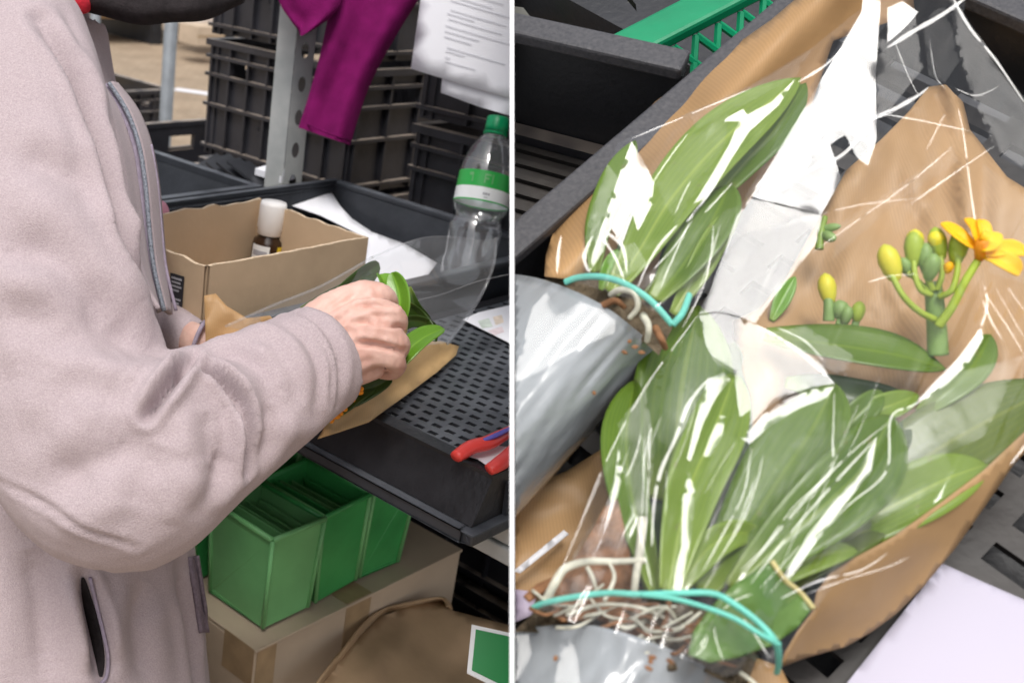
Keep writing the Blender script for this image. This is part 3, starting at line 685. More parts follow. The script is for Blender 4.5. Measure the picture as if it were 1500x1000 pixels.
def container(a, b_, rot, h, lab, m, tilt=0, wa=.082, wb=.105, first=None):
    t = thing('plastic_container', lab, 'container', tb(a, b_, .604), 'green plastic containers')
    th = .0025; body = MB(); tap = .88
    x, y = A, B
    rt = Matrix.Rotation(rot, 3, 'Z') @ Matrix.Rotation(tilt, 3, B)
    def P(i, j, z): 
        k = tap+(1-tap)*z/h
        return V(t.location)+rt @ (x*(i*wa/2*k)+y*(j*wb/2*k)+Z*z)
    for (i0, j0, i1, j1) in ((-1, -1, 1, -1), (1, -1, 1, 1), (1, 1, -1, 1), (-1, 1, -1, -1)):
        mid = rt @ (x*(i0+i1)/2+y*(j0+j1)/2); n_ = -mid.normalized()*th
        body.prism([P(i0, j0, 0), P(i1, j1, 0), P(i1, j1, h), P(i0, j0, h)], n_)
    body.prism([P(-1, -1, .001), P(1, -1, .001), P(1, 1, .001), P(-1, 1, .001)], Z*.003)
    body.build('container_body', m, t, bevel=.002)
    r = MB()
    for (i0, j0, i1, j1) in ((-1, -1, 1, -1), (1, -1, 1, 1), (1, 1, -1, 1), (-1, 1, -1, -1)):
        mid = rt @ (x*(i0+i1)/2+y*(j0+j1)/2).normalized()
        r.tube([P(i0, j0, h)+mid*.001, P(i1, j1, h)+mid*.001], .0032, 8)
    r.build('rim', m, t, True)
    for (i, j) in ((-1, 1), (1, 1), (-1, -1), (1, -1)): e = MB(); e.tube([P(i, j, .002), P(i, j, h-.002)], .0028, 8); e.build('corner_bead', M['greenpale'], t, True)
    for kk, (iz, ln) in enumerate(((-.65, .2), (-.3, .1), (.05, -.15), (.4, -.1), (.75, .1))):
        k_ = MB(); z0 = h*(.97-.03*kk)
        k_.prism([P(iz, -.92, z0*.4), P(iz, .92, z0*.4), P(iz+ln, .92, z0), P(iz+ln, -.92, z0)], -A*.002); k_.build('inner_divider', M['greenpale'] if kk % 2 else m, t, bevel=.0008)
    return t
container(-.452, .366, 0,   .122, 'pale green square container standing nearest on the carton corner', M['greenpale'])
container(-.365, .362, .03, .124, 'green square container, second from the carton corner', M['greenbox'], .05)
container(-.282, .360, -.02, .130, 'green square container standing third in the row on the carton', M['greenbox'], -.04)
container(-.455, .245, 0, .15, 'green square container in the back row nearest the jacket', M['greenbox'], .03)
container(-.37, .24, .05, .155, 'green square container in the middle of the back row on the carton', M['greenbox'])
container(-.285, .235, 0, .15, 'green square container at the far end of the back row', M['greenbox'], -.05)
# brown sheet of packing card and its curled flap
def flatsheet():
    t = thing('packing_sheet', 'flattened brown packing card with curled edge lying under the carton front', 'packing card', onz(620, 960, .46))
    sn = (B*.35+Z*.94).normalized(); s0 = tb(0, .452, .555)
    f = lambda u, v, h=0: onpl(u, v, s0+sn*(h+.010*noise.noise(V((u*.014, v*.014, 0)))+.004*noise.noise(V((u*.05, v*.03, 2)))), sn)
    sheet('card_face', [(430, 1060), (474, 1000), (520, 940), (556, 903), (600, 888), (652, 880), (662, 895), (760, 920), (800, 1060)], f, M['brownboard'], t, 12, .004)
    P = cr([(662, 893), (652, 880), (600, 888), (556, 903), (520, 940), (474, 1000), (430, 1060)], 6)
    b = MB(); b.grid([[f(u, v) for u, v in P], [f(u-5, v-5, .006+.004*math.sin(u*.09)) for u, v in P], [f(u-7, v-4, .010) for u, v in P]]); b.build('curled_flap', M['brownboard'], t, True, solid=.003)
flatsheet()
def greensign():
    c = [(691, 914), (800, 938), (795, 1040), (684, 985)]
    P0 = pt(691, 914, 1.02); n_ = (CAM-P0).normalized(); n_ = (n_+Z*.25).normalized()
    q = [onpl(u, v, P0, n_) for u, v in c]; t = thing('sign', 'green sign with thin white border standing before the packing card', 'sign', q[3])
    b = MB(); b.prism(q, -n_*.004); b.build('sign_board', M['white'], t)
    cc = [(697, 921), (800, 943), (795, 1032), (691, 981)]
    b = MB(); b.prism([onpl(u, v, P0+n_*.0006, n_) for u, v in cc], -n_*.0005); b.build('sign_face', M['sign'], t)
    b = MB(); b.tube([q[3]+(q[2]-q[3])*.3-n_*.004, q[3]+(q[2]-q[3])*.3-n_*.06-Z*.35], .004, 8); b.build('stake', M['steel'], t)
greensign()
place(CR, tb(.42, .30, .40), A, label='black crate standing in the dark beyond the packing card under the shelf')
place(CR, tb(.42, .30, .167), A, label='black crate at the bottom beyond the packing card')
place(CR, tb(-.18, .66, .215), A, label='black crate carrying the brown packing card before the carton')
place(CR, tb(.06, -.24, .463), A, label='black crate behind the green containers under the shelf')
place(CR, tb(.06, -.24, .231), A, label='black crate behind the carton under the shelf')
place(CR, tb(.06, -.24, 0), A, label='black crate lowest of the stack behind the carton under the shelf')
for zz, lab in ((.667, 'black crate directly under the empty tray behind the cardboard box'), (.436, 'black crate second below the empty tray'), (.205, 'black crate third below the empty tray'), (-.026, 'black crate on the ground below the empty tray')): place(CR, tb(-.56, -.24, zz), A, label=lab)
# low stool that carries the carton and the packing card
t = thing('low_platform', 'dark low platform under the carton', 'platform', tb(-.3, .4, 0)); b = MB(); b.box(tb(-.60, .10, .24), A*.62, B*.56, Z*.028); b.build('platform_top', M['black'], t)
for aa in (-.58, -.02):
    for bb in (.12, .62): b = MB(); b.box(tb(aa, bb, 0), A*.03, B*.03, Z*.24); b.build('leg', M['black'], t)
# ------------------------------------------------------------------ the worker
FW = ROT @ V((0, 0, -1)); RT = ROT @ V((1, 0, 0)); UPV = ROT @ V((0, 1, 0))
def P3(u, v, d, r, q=1.0): return (*pt(u, v, d), r*d/F, q)
def limb(mb, pts, n=18, sub=5, side=None, end=.7):
    """pts: (u, v, depth, radius px, depth ratio)"""
    Q = cr([P3(*p) for p in pts], sub); S = V(side) if side is not None else FW
    path = [V(q[:3]) for q in Q]; m = len(path); vs = []
    # round ends
    ring = lambda c, x, y, a, b: [c+x*math.cos(2*math.pi*k/n)*a+y*math.sin(2*math.pi*k/n)*b for k in range(n)]
    rows = []
    for i, q in enumerate(Q):
        t = (path[min(i+1, m-1)]-path[max(i-1, 0)]).normalized(); x = (S-t*S.dot(t)).normalized(); y = t.cross(x)
        if i == 0:
            for k in (1, .8, .5): rows.append(ring(path[0]-t*q[3]*k*.7, x, y, q[3]*q[4]*math.sqrt(1-k*k+.01), q[3]*math.sqrt(1-k*k+.01)))
        rows.append(ring(path[i], x, y, q[3]*q[4], q[3]))
        if i == m-1:
            for k in (.5, .8, 1): rows.append(ring(path[i]+t*q[3]*k*end, x, y, q[3]*q[4]*math.sqrt(1-k*k+.01), q[3]*math.sqrt(1-k*k+.01)))
    vs = [p for r in rows for p in r]; M_ = len(rows)
    fs = [(i*n+k, i*n+(k+1) % n, (i+1)*n+(k+1) % n, (i+1)*n+k) for i in range(M_-1) for k in range(n)]
    fs.append(tuple(reversed(range(n)))); fs.append(tuple((M_-1)*n+k for k in range(n)))
    mb.add(vs, fs)
def remeshed(mb, voxel, smooth_it=6):
    me = bpy.data.meshes.new('tmp'); me.from_pydata([tuple(v) for v in mb.v], [], mb.f)
    b = bmesh.new(); b.from_mesh(me); bmesh.ops.recalc_face_normals(b, faces=b.faces); b.to_mesh(me); b.free()
    o = bpy.data.objects.new('tmp', me); COL.objects.link(o)
    d = o.modifiers.new('r', 'REMESH'); d.mode = 'VOXEL'; d.voxel_size = voxel
    if smooth_it:
        d = o.modifiers.new('s', 'SMOOTH'); d.factor = .5; d.iterations = smooth_it
    dg = bpy.context.evaluated_depsgraph_get(); dg.update()
    r = bpy.data.meshes.new_from_object(o.evaluated_get(dg)); bpy.data.objects.remove(o); bpy.data.meshes.remove(me)
    return r
def bvh(me): return BVHTree.FromPolygons([v.co.copy() for v in me.vertices], [tuple(p.vertices) for p in me.polygons])
def cast(tree, u, v):
    h = tree.ray_cast(CAM, ray(u, v).normalized()); return h[0]
def crease(me, tree, lines, fuzz=0, frq=30, gain=1):
    """lines: (pixel polyline, depth m (+ = groove), half width m); pushes vertices near the line along their normals"""
    import numpy as np
    n = len(me.vertices); co = np.empty(n*3); me.vertices.foreach_get('co', co); co = co.reshape(-1, 3)
    nr = np.array([tuple(v.normal) for v in me.vertices]); disp = np.zeros(n)
    for pl, amp, wd in lines:
        L_ = cr(pl, 8); P = []; W = []
        for i, (u, v) in enumerate(L_):
            h = cast(tree, u, v)
            if h is not None: P.append(tuple(h)); W.append(min(1, .25+3*min(i, len(L_)-1-i)/len(L_)))
        if len(P) < 2: continue
        P = np.array(P); best = np.full(n, 9.0); bw = np.zeros(n)
        lo = P.min(0)-3*wd; hi = P.max(0)+3*wd; idx = np.where(((co > lo) & (co < hi)).all(1))[0]; c = co[idx]; bb = np.full(len(idx), 9.0); wb = np.zeros(len(idx))
        for k in range(len(P)-1):
            a, e = P[k], P[k+1]-P[k]; l2 = max((e*e).sum(), 1e-12)
            if l2 > .0016: continue
            t = np.clip(((c-a)@e)/l2, 0, 1); dd = np.linalg.norm(c-(a+t[:, None]*e), axis=1); m_ = dd < bb; bb[m_] = dd[m_]; wb[m_] = W[k]
        s = bb/wd
        # groove with raised shoulders, as a fold of thick cloth has
        disp[idx] -= amp*gain*wb*(np.exp(-s*s*1.6)-.45*np.exp(-(s-1.7)**2*1.5))
    if fuzz:
        for i, v in enumerate(me.vertices):
            p = v.co; disp[i] += fuzz*(noise.noise(p*frq)+.5*noise.noise(p*frq*2.3))
    co += nr*disp[:, None]; me.vertices.foreach_set('co', co.ravel()); me.update()
def finish(me, name, m, parent):
    me.name = name; me.materials.clear(); me.materials.append(m); me.polygons.foreach_set('use_smooth', [True]*len(me.polygons))
    o = bpy.data.objects.new(name, me); COL.objects.link(o); adopt(o, parent); return o
hip = pt(50, 1000, 1.15)
person = thing('person', 'person in a pinkish grey fleece jacket and black mask bending over the trays', 'person', (hip.x, hip.y, 0))
# --- jacket
J = MB()
limb(J, [(20, -75, 1.13, 120, 1.2), (-15, 10, 1.14, 165, 1.3), (-5, 130, 1.15, 175, 1.35), (0, 270, 1.15, 207, 1.3), (5, 420, 1.15, 225, 1.25), (20, 620, 1.15, 235, 1.2), (40, 800, 1.15, 244, 1.15), (46, 1000, 1.15, 262, 1.1), (46, 1150, 1.15, 262, 1.1)], 28)
limb(J, [(25, 45, 1.0, 100, 1), (38, 140, .965, 118, 1), (48, 270, .93, 128, .95), (62, 420, .90, 140, .9), (95, 560, .885, 152, .85), (140, 655, .875, 160, .82), (178, 690, .87, 158, .82)], 24)
limb(J, [(160, 690, .87, 158, .82), (235, 655, .87, 150, .82), (322, 615, .885, 112, .85), (402, 566, .90, 95, .9), (455, 534, .92, 83, .92), (474, 523, .93, 80, .9)], 24, end=.12)
limb(J, [(0, 60, 1.32, 105, 1), (60, 250, 1.36, 90, 1), (130, 440, 1.33, 78, 1), (200, 478, 1.22, 66, 1), (258, 490, 1.13, 40, 1), (276, 494, 1.11, 34, 1)], 18)
jm = remeshed(J, .0034, 7); jt = bvh(jm)
crease(jm, jt, [
    ([(60, 30), (108, 100), (140, 190), (160, 270), (176, 345), (205, 415)], .016, .010),
    ([(95, 20), (128, 110), (160, 200), (180, 300), (205, 390)], .004, .010),
    ([(60, 60), (100, 130), (122, 210), (135, 290)], .003, .012),
    ([(288, 522), (266, 543), (240, 576), (214, 610)], .014, .0052),
    ([(266, 543), (308, 550), (345, 580), (362, 625), (360, 690)], .011, .0055),
    ([(300, 600), (305, 640), (300, 680)], .006, .012), ([(330, 590), (335, 640), (326, 690)], .005, .011),
    ([(0, 470), (90, 462), (170, 480), (235, 520)], .010, .020), ([(0, 360), (60, 372), (130, 420), (170, 470)], .008, .018),
    ([(-10, 560), (80, 540), (160, 560)], .004, .02),
    ([(210, 625), (170, 660), (110, 690), (60, 700)], .009, .020), ([(240, 650), (215, 700), (190, 745)], .006, .018),
    ([(120, 590), (80, 620), (20, 640)], .004, .018),
    ([(300, 520), (345, 515), (385, 540), (410, 590)], .007, .012), ([(350, 492), (398, 500), (430, 545), (440, 600)], .006, .011),
    ([(400, 470), (445, 495), (468, 545), (465, 605)], .005, .010), ([(425, 452), (470, 478), (496, 530), (492, 590)], .0035, .007), ([(418, 462), (458, 486), (484, 535), (482, 592)], .0022, .0032), ([(0, 700), (60, 735), (130, 770), (200, 800)], .0020, .0034), ([(60, 500), (120, 500), (190, 520)], .005, .014), ([(20, 230), (70, 240), (120, 270)], .005, .016),
    ([(360, 690), (385, 640), (392, 590)], .005, .012), ([(290, 740), (320, 700), (335, 660)], .004, .012),
    ([(150, 845), (140, 900), (150, 960), (165, 1000)], .006, .016), ([(215, 850), (200, 920), (215, 1000)], .005, .018), ([(262, 840), (275, 900), (290, 1000)], .006, .014), ([(40, 800), (60, 880), (70, 1000)], .007, .022),
    ([(118, 838), (128, 880), (140, 930), (146, 975)], .012, .009),
], .0008, 22, 1.5)
jacket = finish(jm, 'fleece_jacket', M['fleece'], person); jt = bvh(jm)
def strip(name, pl, wpx, m, parent, lift=.002, th=.0015, sub=6, tube=None, taper=False):
    pts = cr(pl, sub); Pw = []
    for u, v in pts:
        h = cast(jt, u, v)
        if h is not None: Pw.append((u, v, (h-CAM).dot(FW)))
    b = MB()
    if tube: b.tube([pt(u, v, d-lift) for u, v, d in Pw], tube, 8)
    else:
        rows = []
        for i, (u, v, d) in enumerate(Pw):
            a = Pw[max(0, i-1)]; c = Pw[min(len(Pw)-1, i+1)]; tx, ty = c[0]-a[0], c[1]-a[1]; l = math.hypot(tx, ty) or 1; w_ = wpx*(math.sin(math.pi*(i+.6)/(len(Pw)+.2))**.6 if taper else 1); nx, ny = ty/l*w_/2, -tx/l*w_/2
            row = []
            for k in (-1, -.3, .3, 1):
                h = cast(jt, u+nx*k, v+ny*k); dd = (h-CAM).dot(FW) if h is not None else d
                if abs(dd-d) > .05: dd = d
                row.append(pt(u+nx*k, v+ny*k, dd-lift))
            rows.append(row)
        b.grid(rows)
    return b.build(name, m, parent, True, solid=0 if tube else th)
def ribbon3(name, path, wv, m, parent, th=.006, sub=6, bul=.012, ridges=0, nk=8):
    b = MB(); P = cr(path, sub); Wd = cr(wv, sub); rows = []
    for i, ((u, v, d), (du, dv, dd)) in enumerate(zip(P, Wd)):
        rows.append([pt(u+du*k/nk, v+dv*k/nk, d+dd*k/nk-bul*math.sin(math.pi*k/nk)-ridges*math.sin(k/nk*14+i*.08)) for k in range(nk+1)])
    b.grid(rows); o = b.build(name, m, parent, True, solid=th); return o
zl = [(150, 124), (176, 165), (194, 215), (203, 270), (209, 335), (216, 395), (231, 458)]
ribbon3('front_panel', [(96, 60, .965), (128, 125, .965), (150, 200, .965), (167, 270, .965), (184, 345, .96), (205, 405, .95), (232, 452, .935)], [(u-a+2, v-b_, .07) for (u, v), (a, b_) in zip(zl, ((96, 60), (128, 125), (150, 200), (167, 270), (184, 345), (205, 405), (232, 452)))], M['fleece'], jacket, .004, bul=.010, ridges=.0028, nk=16)
zd = [1.02]*7
ribbon3('zip_tape', [(u, v, d) for (u, v), d in zip(zl, zd)], [(9, -2, .004)]*6+[(6, -2, .004)], M['zip'], jacket, .001, bul=.001)
zt = MB(); P_ = cr([(u+9.5, v-2.5, 1.017) for u, v in zl], 6); zt.tube([pt(*p) for p in P_], .0021, 8); zt.build('zip_teeth', M['zipteeth'], jacket, True)
ribbon3('front_flap', [(u+11, v-3, 1.024) for u, v in zl], [(10, 2, .05), (14, 0, .05), (15, -2, .05), (17, 0, .05), (17, 0, .05), (15, 0, .05), (8, 6, .04)], M['fleece'], jacket, .004, bul=.006)
fe = MB(); P_ = cr([(u+27, v-3, 1.06) for u, v in zl[2:]], 6); fe.tube([pt(*p) for p in P_], .0016, 8); fe.build('flap_piping', M['zip'], jacket, True)
ribbon3('collar', [(78, -40, 1.02), (92, 5, 1.0), (106, 45, 1.0), (120, 78, 1.015), (134, 96, 1.04)], [(36, 4, .10), (28, 10, .10), (22, 14, .09), (16, 12, .08), (10, 4, .06)], M['fleece'], jacket, .008)
ribbon3('collar', [(40, -50, 1.0), (55, 5, .985), (78, 55, .985), (105, 105, 1.0), (132, 150, 1.02)], [(34, 0, -.01), (34, -2, -.015), (30, -2, -.015), (26, -2, -.01), (18, -4, 0)], M['fleece'], jacket, .008)
# pocket: dark strip painted for the shaded opening, with its purple piping
strip('pocket_shade', [(121, 846), (128, 880), (138, 920), (146, 962), (148, 990)], 16, M['mask'], jacket, .002, .001, taper=True)
strip('pocket_piping', [(132, 846), (141, 885), (151, 925), (158, 960), (156, 990), (144, 1004)], 5, M['zip'], jacket, .003, tube=.0018)
strip('hem_edge', [(283, 815), (290, 860), (298, 910), (306, 955), (314, 1000), (322, 1050)], 13, M['fleecein'], jacket, .003, .004)
# --- body
Bd = MB()
limb(Bd, [(20, -60, 1.14, 60, 1.1), (0, 60, 1.15, 130, 1.2), (0, 300, 1.15, 165, 1.15), (20, 620, 1.15, 185, 1.1), (45, 900, 1.15, 205, 1.1), (48, 1080, 1.15, 205, 1.1)], 20)
limb(Bd, [(30, 40, 1.0, 70, 1), (55, 300, .93, 85, .9), (130, 640, .88, 95, .8), (180, 680, .875, 90, .8)], 16)
limb(Bd, [(175, 690, .885, 80, .7), (330, 615, .90, 55, .7), (430, 545, .922, 46, .7), (470, 518, .93, 50, .62)], 16)
limb(Bd, [(0, 70, 1.32, 70, 1), (90, 320, 1.36, 60, 1), (150, 455, 1.32, 55, 1), (215, 482, 1.2, 42, 1), (280, 497, 1.10, 27, .8), (292, 501, 1.09, 26, .7)], 14)
# neck and head (mostly above the picture)
limb(Bd, [(30, -30, 1.14, 70, 1), (75, -110, 1.13, 66, 1), (120, -190, 1.12, 74, 1)], 16)
hc = pt(195, -195, 1.115)
def ell(mb, c, rx, ry, rz, ax=(RT, UPV, FW), n=18):
    vs = []; m = 12
    for i in range(m+1):
        th = math.pi*i/m
        for k in range(n):
            a = 2*math.pi*k/n; vs.append(V(c)+ax[0]*(rx*max(math.sin(th), 1e-4)*math.cos(a))+ax[1]*(ry*math.cos(th))+ax[2]*(rz*max(math.sin(th), 1e-4)*math.sin(a)))
    mb.add(vs, [(i*n+k, (i+1)*n+k, (i+1)*n+(k+1) % n, i*n+(k+1) % n) for i in range(m) for k in range(n)])
fax = ((RT*.86-UPV*.5).normalized(), (UPV*.86+RT*.5).normalized(), FW)      # face forward, head up, sideways
ell(Bd, hc+fax[1]*.02, .098, .110, .078, fax)
ell(Bd, hc+fax[0]*.035-fax[1]*.06, .062, .062, .058, fax)                      # jaw
ell(Bd, hc+fax[0]*.100-fax[1]*.012, .020, .024, .013, fax)                     # nose
ell(Bd, hc+fax[0]*.088-fax[1]*.062, .012, .012, .022, fax)                     # mouth
for s in (-1, 1):
    ell(Bd, hc+fax[2]*s*.078-fax[1]*.005-fax[0]*.012, .018, .030, .010, fax)     # ears
    ell(Bd, hc+fax[0]*.083+fax[2]*s*.032+fax[1]*.018, .011, .010, .013, fax)     # eyelids
# legs
hx = V((hip.x, hip.y, 0))
for s in (-1, 1):
    yv = V((FW.x, FW.y, 0)).normalized()*.10*s
    Bd.tube([hx+yv*.7+Z*.74, hx+yv*1.1+Z*.48+RT*.02, hx+yv*1.2+Z*.10], [.075, .060, .042], 14)
    Bd.tube([hx+yv*1.2+Z*.05-V((.05, 0, 0)), hx+yv*1.2+Z*.04+V((.14, 0, 0))], [.04, .034], 12)
# right hand: back of the hand to the camera, fingers closed over the leaves
def chain(pts, n=12): limb(Bd, pts, n, 4)
chain([(448, 500, .942, 42, .7), (490, 462, .944, 38, .58), (538, 430, .947, 24, .62)])
chain([(452, 508, .936, 42, .7), (500, 482, .932, 34, .58), (546, 455, .932, 22, .72)])
chain([(458, 520, .93, 42, .75), (506, 504, .929, 33, .62), (547, 486, .923, 21, .75)])
chain([(466, 532, .928, 42, .8), (508, 524, .925, 36, .72), (543, 518, .924, 22, .8)])
chain([(474, 545, .93, 32, .85), (515, 542, .933, 27, .9), (550, 540, .94, 17, .9)])
chain([(536, 428, .946, 19, .9), (562, 432, .947, 16.5, .95), (570, 447, .962, 15, 1), (566, 462, .982, 14, 1), (554, 470, .99, 12, 1)])
chain([(544, 454, .930, 19, .9), (577, 462, .932, 17, .95), (583, 476, .945, 15.5, 1), (578, 490, .966, 14, 1), (562, 494, .975, 12, 1)])
chain([(545, 486, .920, 18.5, .9), (580, 497, .923, 16.5, .95), (587, 508, .936, 15, 1), (580, 518, .958, 14, 1), (562, 520, .968, 12, 1)])
chain([(542, 518, .920, 17, .9), (575, 527, .924, 15, .95), (583, 536, .936, 13.5, 1), (574, 545, .952, 12.5, 1), (558, 545, .96, 11, 1)])
chain([(500, 520, .965, 26, .9), (528, 500, .985, 22, .9), (556, 474, 1.0, 17, .9), (580, 452, 1.0, 14, .8), (592, 440, .996, 11, .7)])   # thumb beyond the leaves
# left hand behind the paper
chain([(288, 500, 1.09, 27, .7), (325, 512, 1.085, 30, .5), (362, 520, 1.08, 26, .5)])
for k, (dv, dd, L_) in enumerate(((-16, .012, 40), (-4, .002, 46), (9, -.006, 42), (21, -.012, 34))):
    chain([(355, 518+dv*.8, 1.08+dd, 11.5, .9), (355+L_, 522+dv, 1.078+dd, 10.5, .9), (362+L_, 530+dv, 1.10+dd, 9.5, 1), (345+L_, 536+dv, 1.115+dd, 8.5, 1)], 10)
chain([(312, 512, 1.07, 15, .8), (340, 500, 1.05, 12, .9), (366, 496, 1.05, 10, .9)], 10)
bm_me = remeshed(Bd, .0024, 4); bt = bvh(bm_me)
crease(bm_me, bt, [
    ([(515, 448), (545, 446), (578, 448)], .0042, .0030), ([(512, 472), (545, 472), (588, 481)], .0042, .0030), ([(516, 502), (548, 503), (590, 514)], .0042, .0030),
    ([(470, 475), (505, 452), (545, 426)], -.0015, .0038), ([(475, 495), (510, 474), (548, 456)], -.0015, .0038), ([(480, 512), (515, 498), (550, 487)], -.0013, .0038), ([(465, 460), (490, 445), (515, 428)], -.0012, .0025),
    ([(545, 415), (552, 428), (552, 440)], .0007, .0016), ([(560, 420), (566, 430), (566, 442)], .0008, .0014), ([(575, 455), (580, 464), (581, 473)], .0008, .0014), ([(580, 490), (584, 499), (585, 508)], .0008, .0014), ([(576, 522), (580, 529), (581, 537)], .0008, .0014),
    ([(555, 450), (560, 462), (558, 472)], .0007, .0015), ([(556, 482), (561, 492), (560, 503)], .0007, .0015),
    ([(512, 545), (530, 530), (548, 528)], .0012, .003), ([(495, 470), (510, 480), (520, 500)], .0008, .003)], .0003, 260)
body = finish(bm_me, 'body', M['skin'], person)
# --- other clothes
def solidball(name, c, rx, ry, rz, m, parent, fax_=fax, amp=.006, fr=18, pleat=0):
    b = MB(); ell(b, c, rx, ry, rz, fax_, 48); vs = b.v
    for i, p in enumerate(vs):
        d = (p-V(c)); k = amp*noise.noise(p*fr)
        if pleat: k += pleat*math.sin(d.dot(fax_[2])*110+math.sin(d.dot(fax_[0])*40))
        vs[i] = p+d.normalized()*k
    o = b.build(name, m, parent, True, subsurf=1); return o
mk = pt(236, -62, 1.085); mx_ = (RT, UPV, FW)
b = MB(); rows = []
for i in range(13):
    s_ = i/12; vv = [-165, -120, -80, -45, -18, 2, 16, 25, 30, 33, 34, 33, 29][i]; row = []
    for k in range(29):
        x = k/28; u = 100+(360-100)*x; edge = 36*(abs(2*x-1)**2.2)*(.25+.75*s_); dd = 1.085-.075*math.sin(math.pi*(x*.9+.05))**.8*(1-.4*(1-s_))
        if s_ > .5: dd += (s_-.5)*.11
        fold = 3*math.sin(x*17+1)*s_
        row.append(pt(u+fold*.7, vv-edge+fold*.8, dd+.004*math.sin(x*23+s_*2)))
    rows.append(row)
b.grid(rows); b.build('face_mask', M['mask'], person, True, solid=.003, subsurf=1)
b = MB(); b.tube([pt(104, -90, 1.06), pt(120, -110, 1.045), pt(150, -130, 1.035)], .002, 6); b.build('mask_strap', M['mask'], person, True)
solidball('hair', hc+fax[1]*.035-fax[0]*.018, .106, .108, .090, M['hair'], person, amp=.012, fr=26)
for s in (-1, 1):
    eb = MB(); ell(eb, hc+fax[0]*.090+fax[2]*s*.032+fax[1]*.018, .006, .006, .011, fax); eb.build('eye', M['labelwhite'], person, True)
b = MB(); b.tube(cr([tuple(pt(u, v, d)) for u, v, d in ((40, -40, 1.03), (75, -30, 1.04), (102, -8, 1.03), (116, 8, 1.04), (120, -6, 1.10), (60, -60, 1.24))], 6), .0085, 12); b.build('scarf', M['scarf'], person, True)
tr = MB()
for s in (-1, 1):
    yv = V((FW.x, FW.y, 0)).normalized()*.10*s
    tr.tube([hx+yv*.6+Z*.66, hx+yv*.8+Z*.60, hx+yv*1.1+Z*.48+RT*.02, hx+yv*1.2+Z*.08], [.07, .085, .078, .066], 18)
finish(remeshed(tr, .008, 4), 'trousers', M['trouser'], person)
for s in (-1, 1):
    yv = V((FW.x, FW.y, 0)).normalized()*.10*s; sb = MB()
    sb.tube([hx+yv*1.2+Z*.09-V((.06, 0, 0)), hx+yv*1.2+Z*.055-V((.05, 0, 0)), hx+yv*1.2+Z*.045+V((.09, 0, 0)), hx+yv*1.2+Z*.035+V((.17, 0, 0))], [.05, .052, .046, .030], 14, side=Z, q=.7); sb.build('shoe', M['mask'], person, True)
# bracelet on the far wrist
b = MB(); c = pt(292, 500, 1.085); tx = (pt(325, 512, 1.08)-c).normalized(); ref = FW
X_ = (ref-tx*ref.dot(tx)).normalized(); Y_ = tx.cross(X_); 
b.tube([c+X_*math.cos(a*.3307)*.015+Y_*math.sin(a*.3307)*.0205 for a in range(20)], .0022, 8); b.build('bracelet', M['zip'], person, True)

# ------------------------------------------------------------------ the bouquet being wrapped
def leaf(name, pts, wpx, m, parent, nrm, fn, prof=(.30, .55), cup=.25, roll=0, nx=8, sub=7, wave=0, tipr=.5, scale=.66):
    """pts: centre line for fn(u, v, h); wpx: full width in px; prof: base width fraction, widest point"""
    P = [V(fn(*p)) for p in cr(pts, sub)]; n = len(P); hw = wpx/2*scale/F; b = MB(); rows = []; uvs = []
    lens = [0]
    for i in range(1, n): lens.append(lens[-1]+(P[i]-P[i-1]).length)
    for i in range(n):
        s = lens[i]/lens[-1]; t = (P[min(i+1, n-1)]-P[max(i-1, 0)]).normalized(); wv = V(nrm).cross(t).normalized()
        rr = Matrix.Rotation(roll, 3, t); wv = rr @ wv; up = t.cross(wv)
        if up.dot(V(nrm)) < 0: up = -up
        bf, pk = prof
        f = bf+(1-bf)*math.sin(math.pi/2*min(1, s/pk))**1.0 if s < pk else max(0, 1-((s-pk)/(1-pk))**(2.4))**tipr
        f = max(f, .02); row = []
        for k in range(nx+1):
            x = 2*k/nx-1
            z = 1.25*cup*(abs(x)**1.12)*hw*f+wave*hw*math.sin(s*9+x*2)*abs(x)
            row.append(P[i]+wv*(x*hw*f*math.cos(cup*.6))+up*(z)); uvs.append((k/nx, s))
        rows.append(row)
    b.grid(rows); b.uv = uvs
    o = b.build(name, m, parent, None, solid=.0007)
    me = o.data; me.polygons.foreach_set('use_smooth', [True]*len(me.polygons))
    if len(me.vertices) == len(uvs):
        ul = me.uv_layers.new(name='UVMap')
        for lp in me.loops: ul.data[lp.index].uv = uvs[lp.vertex_index]
    return o
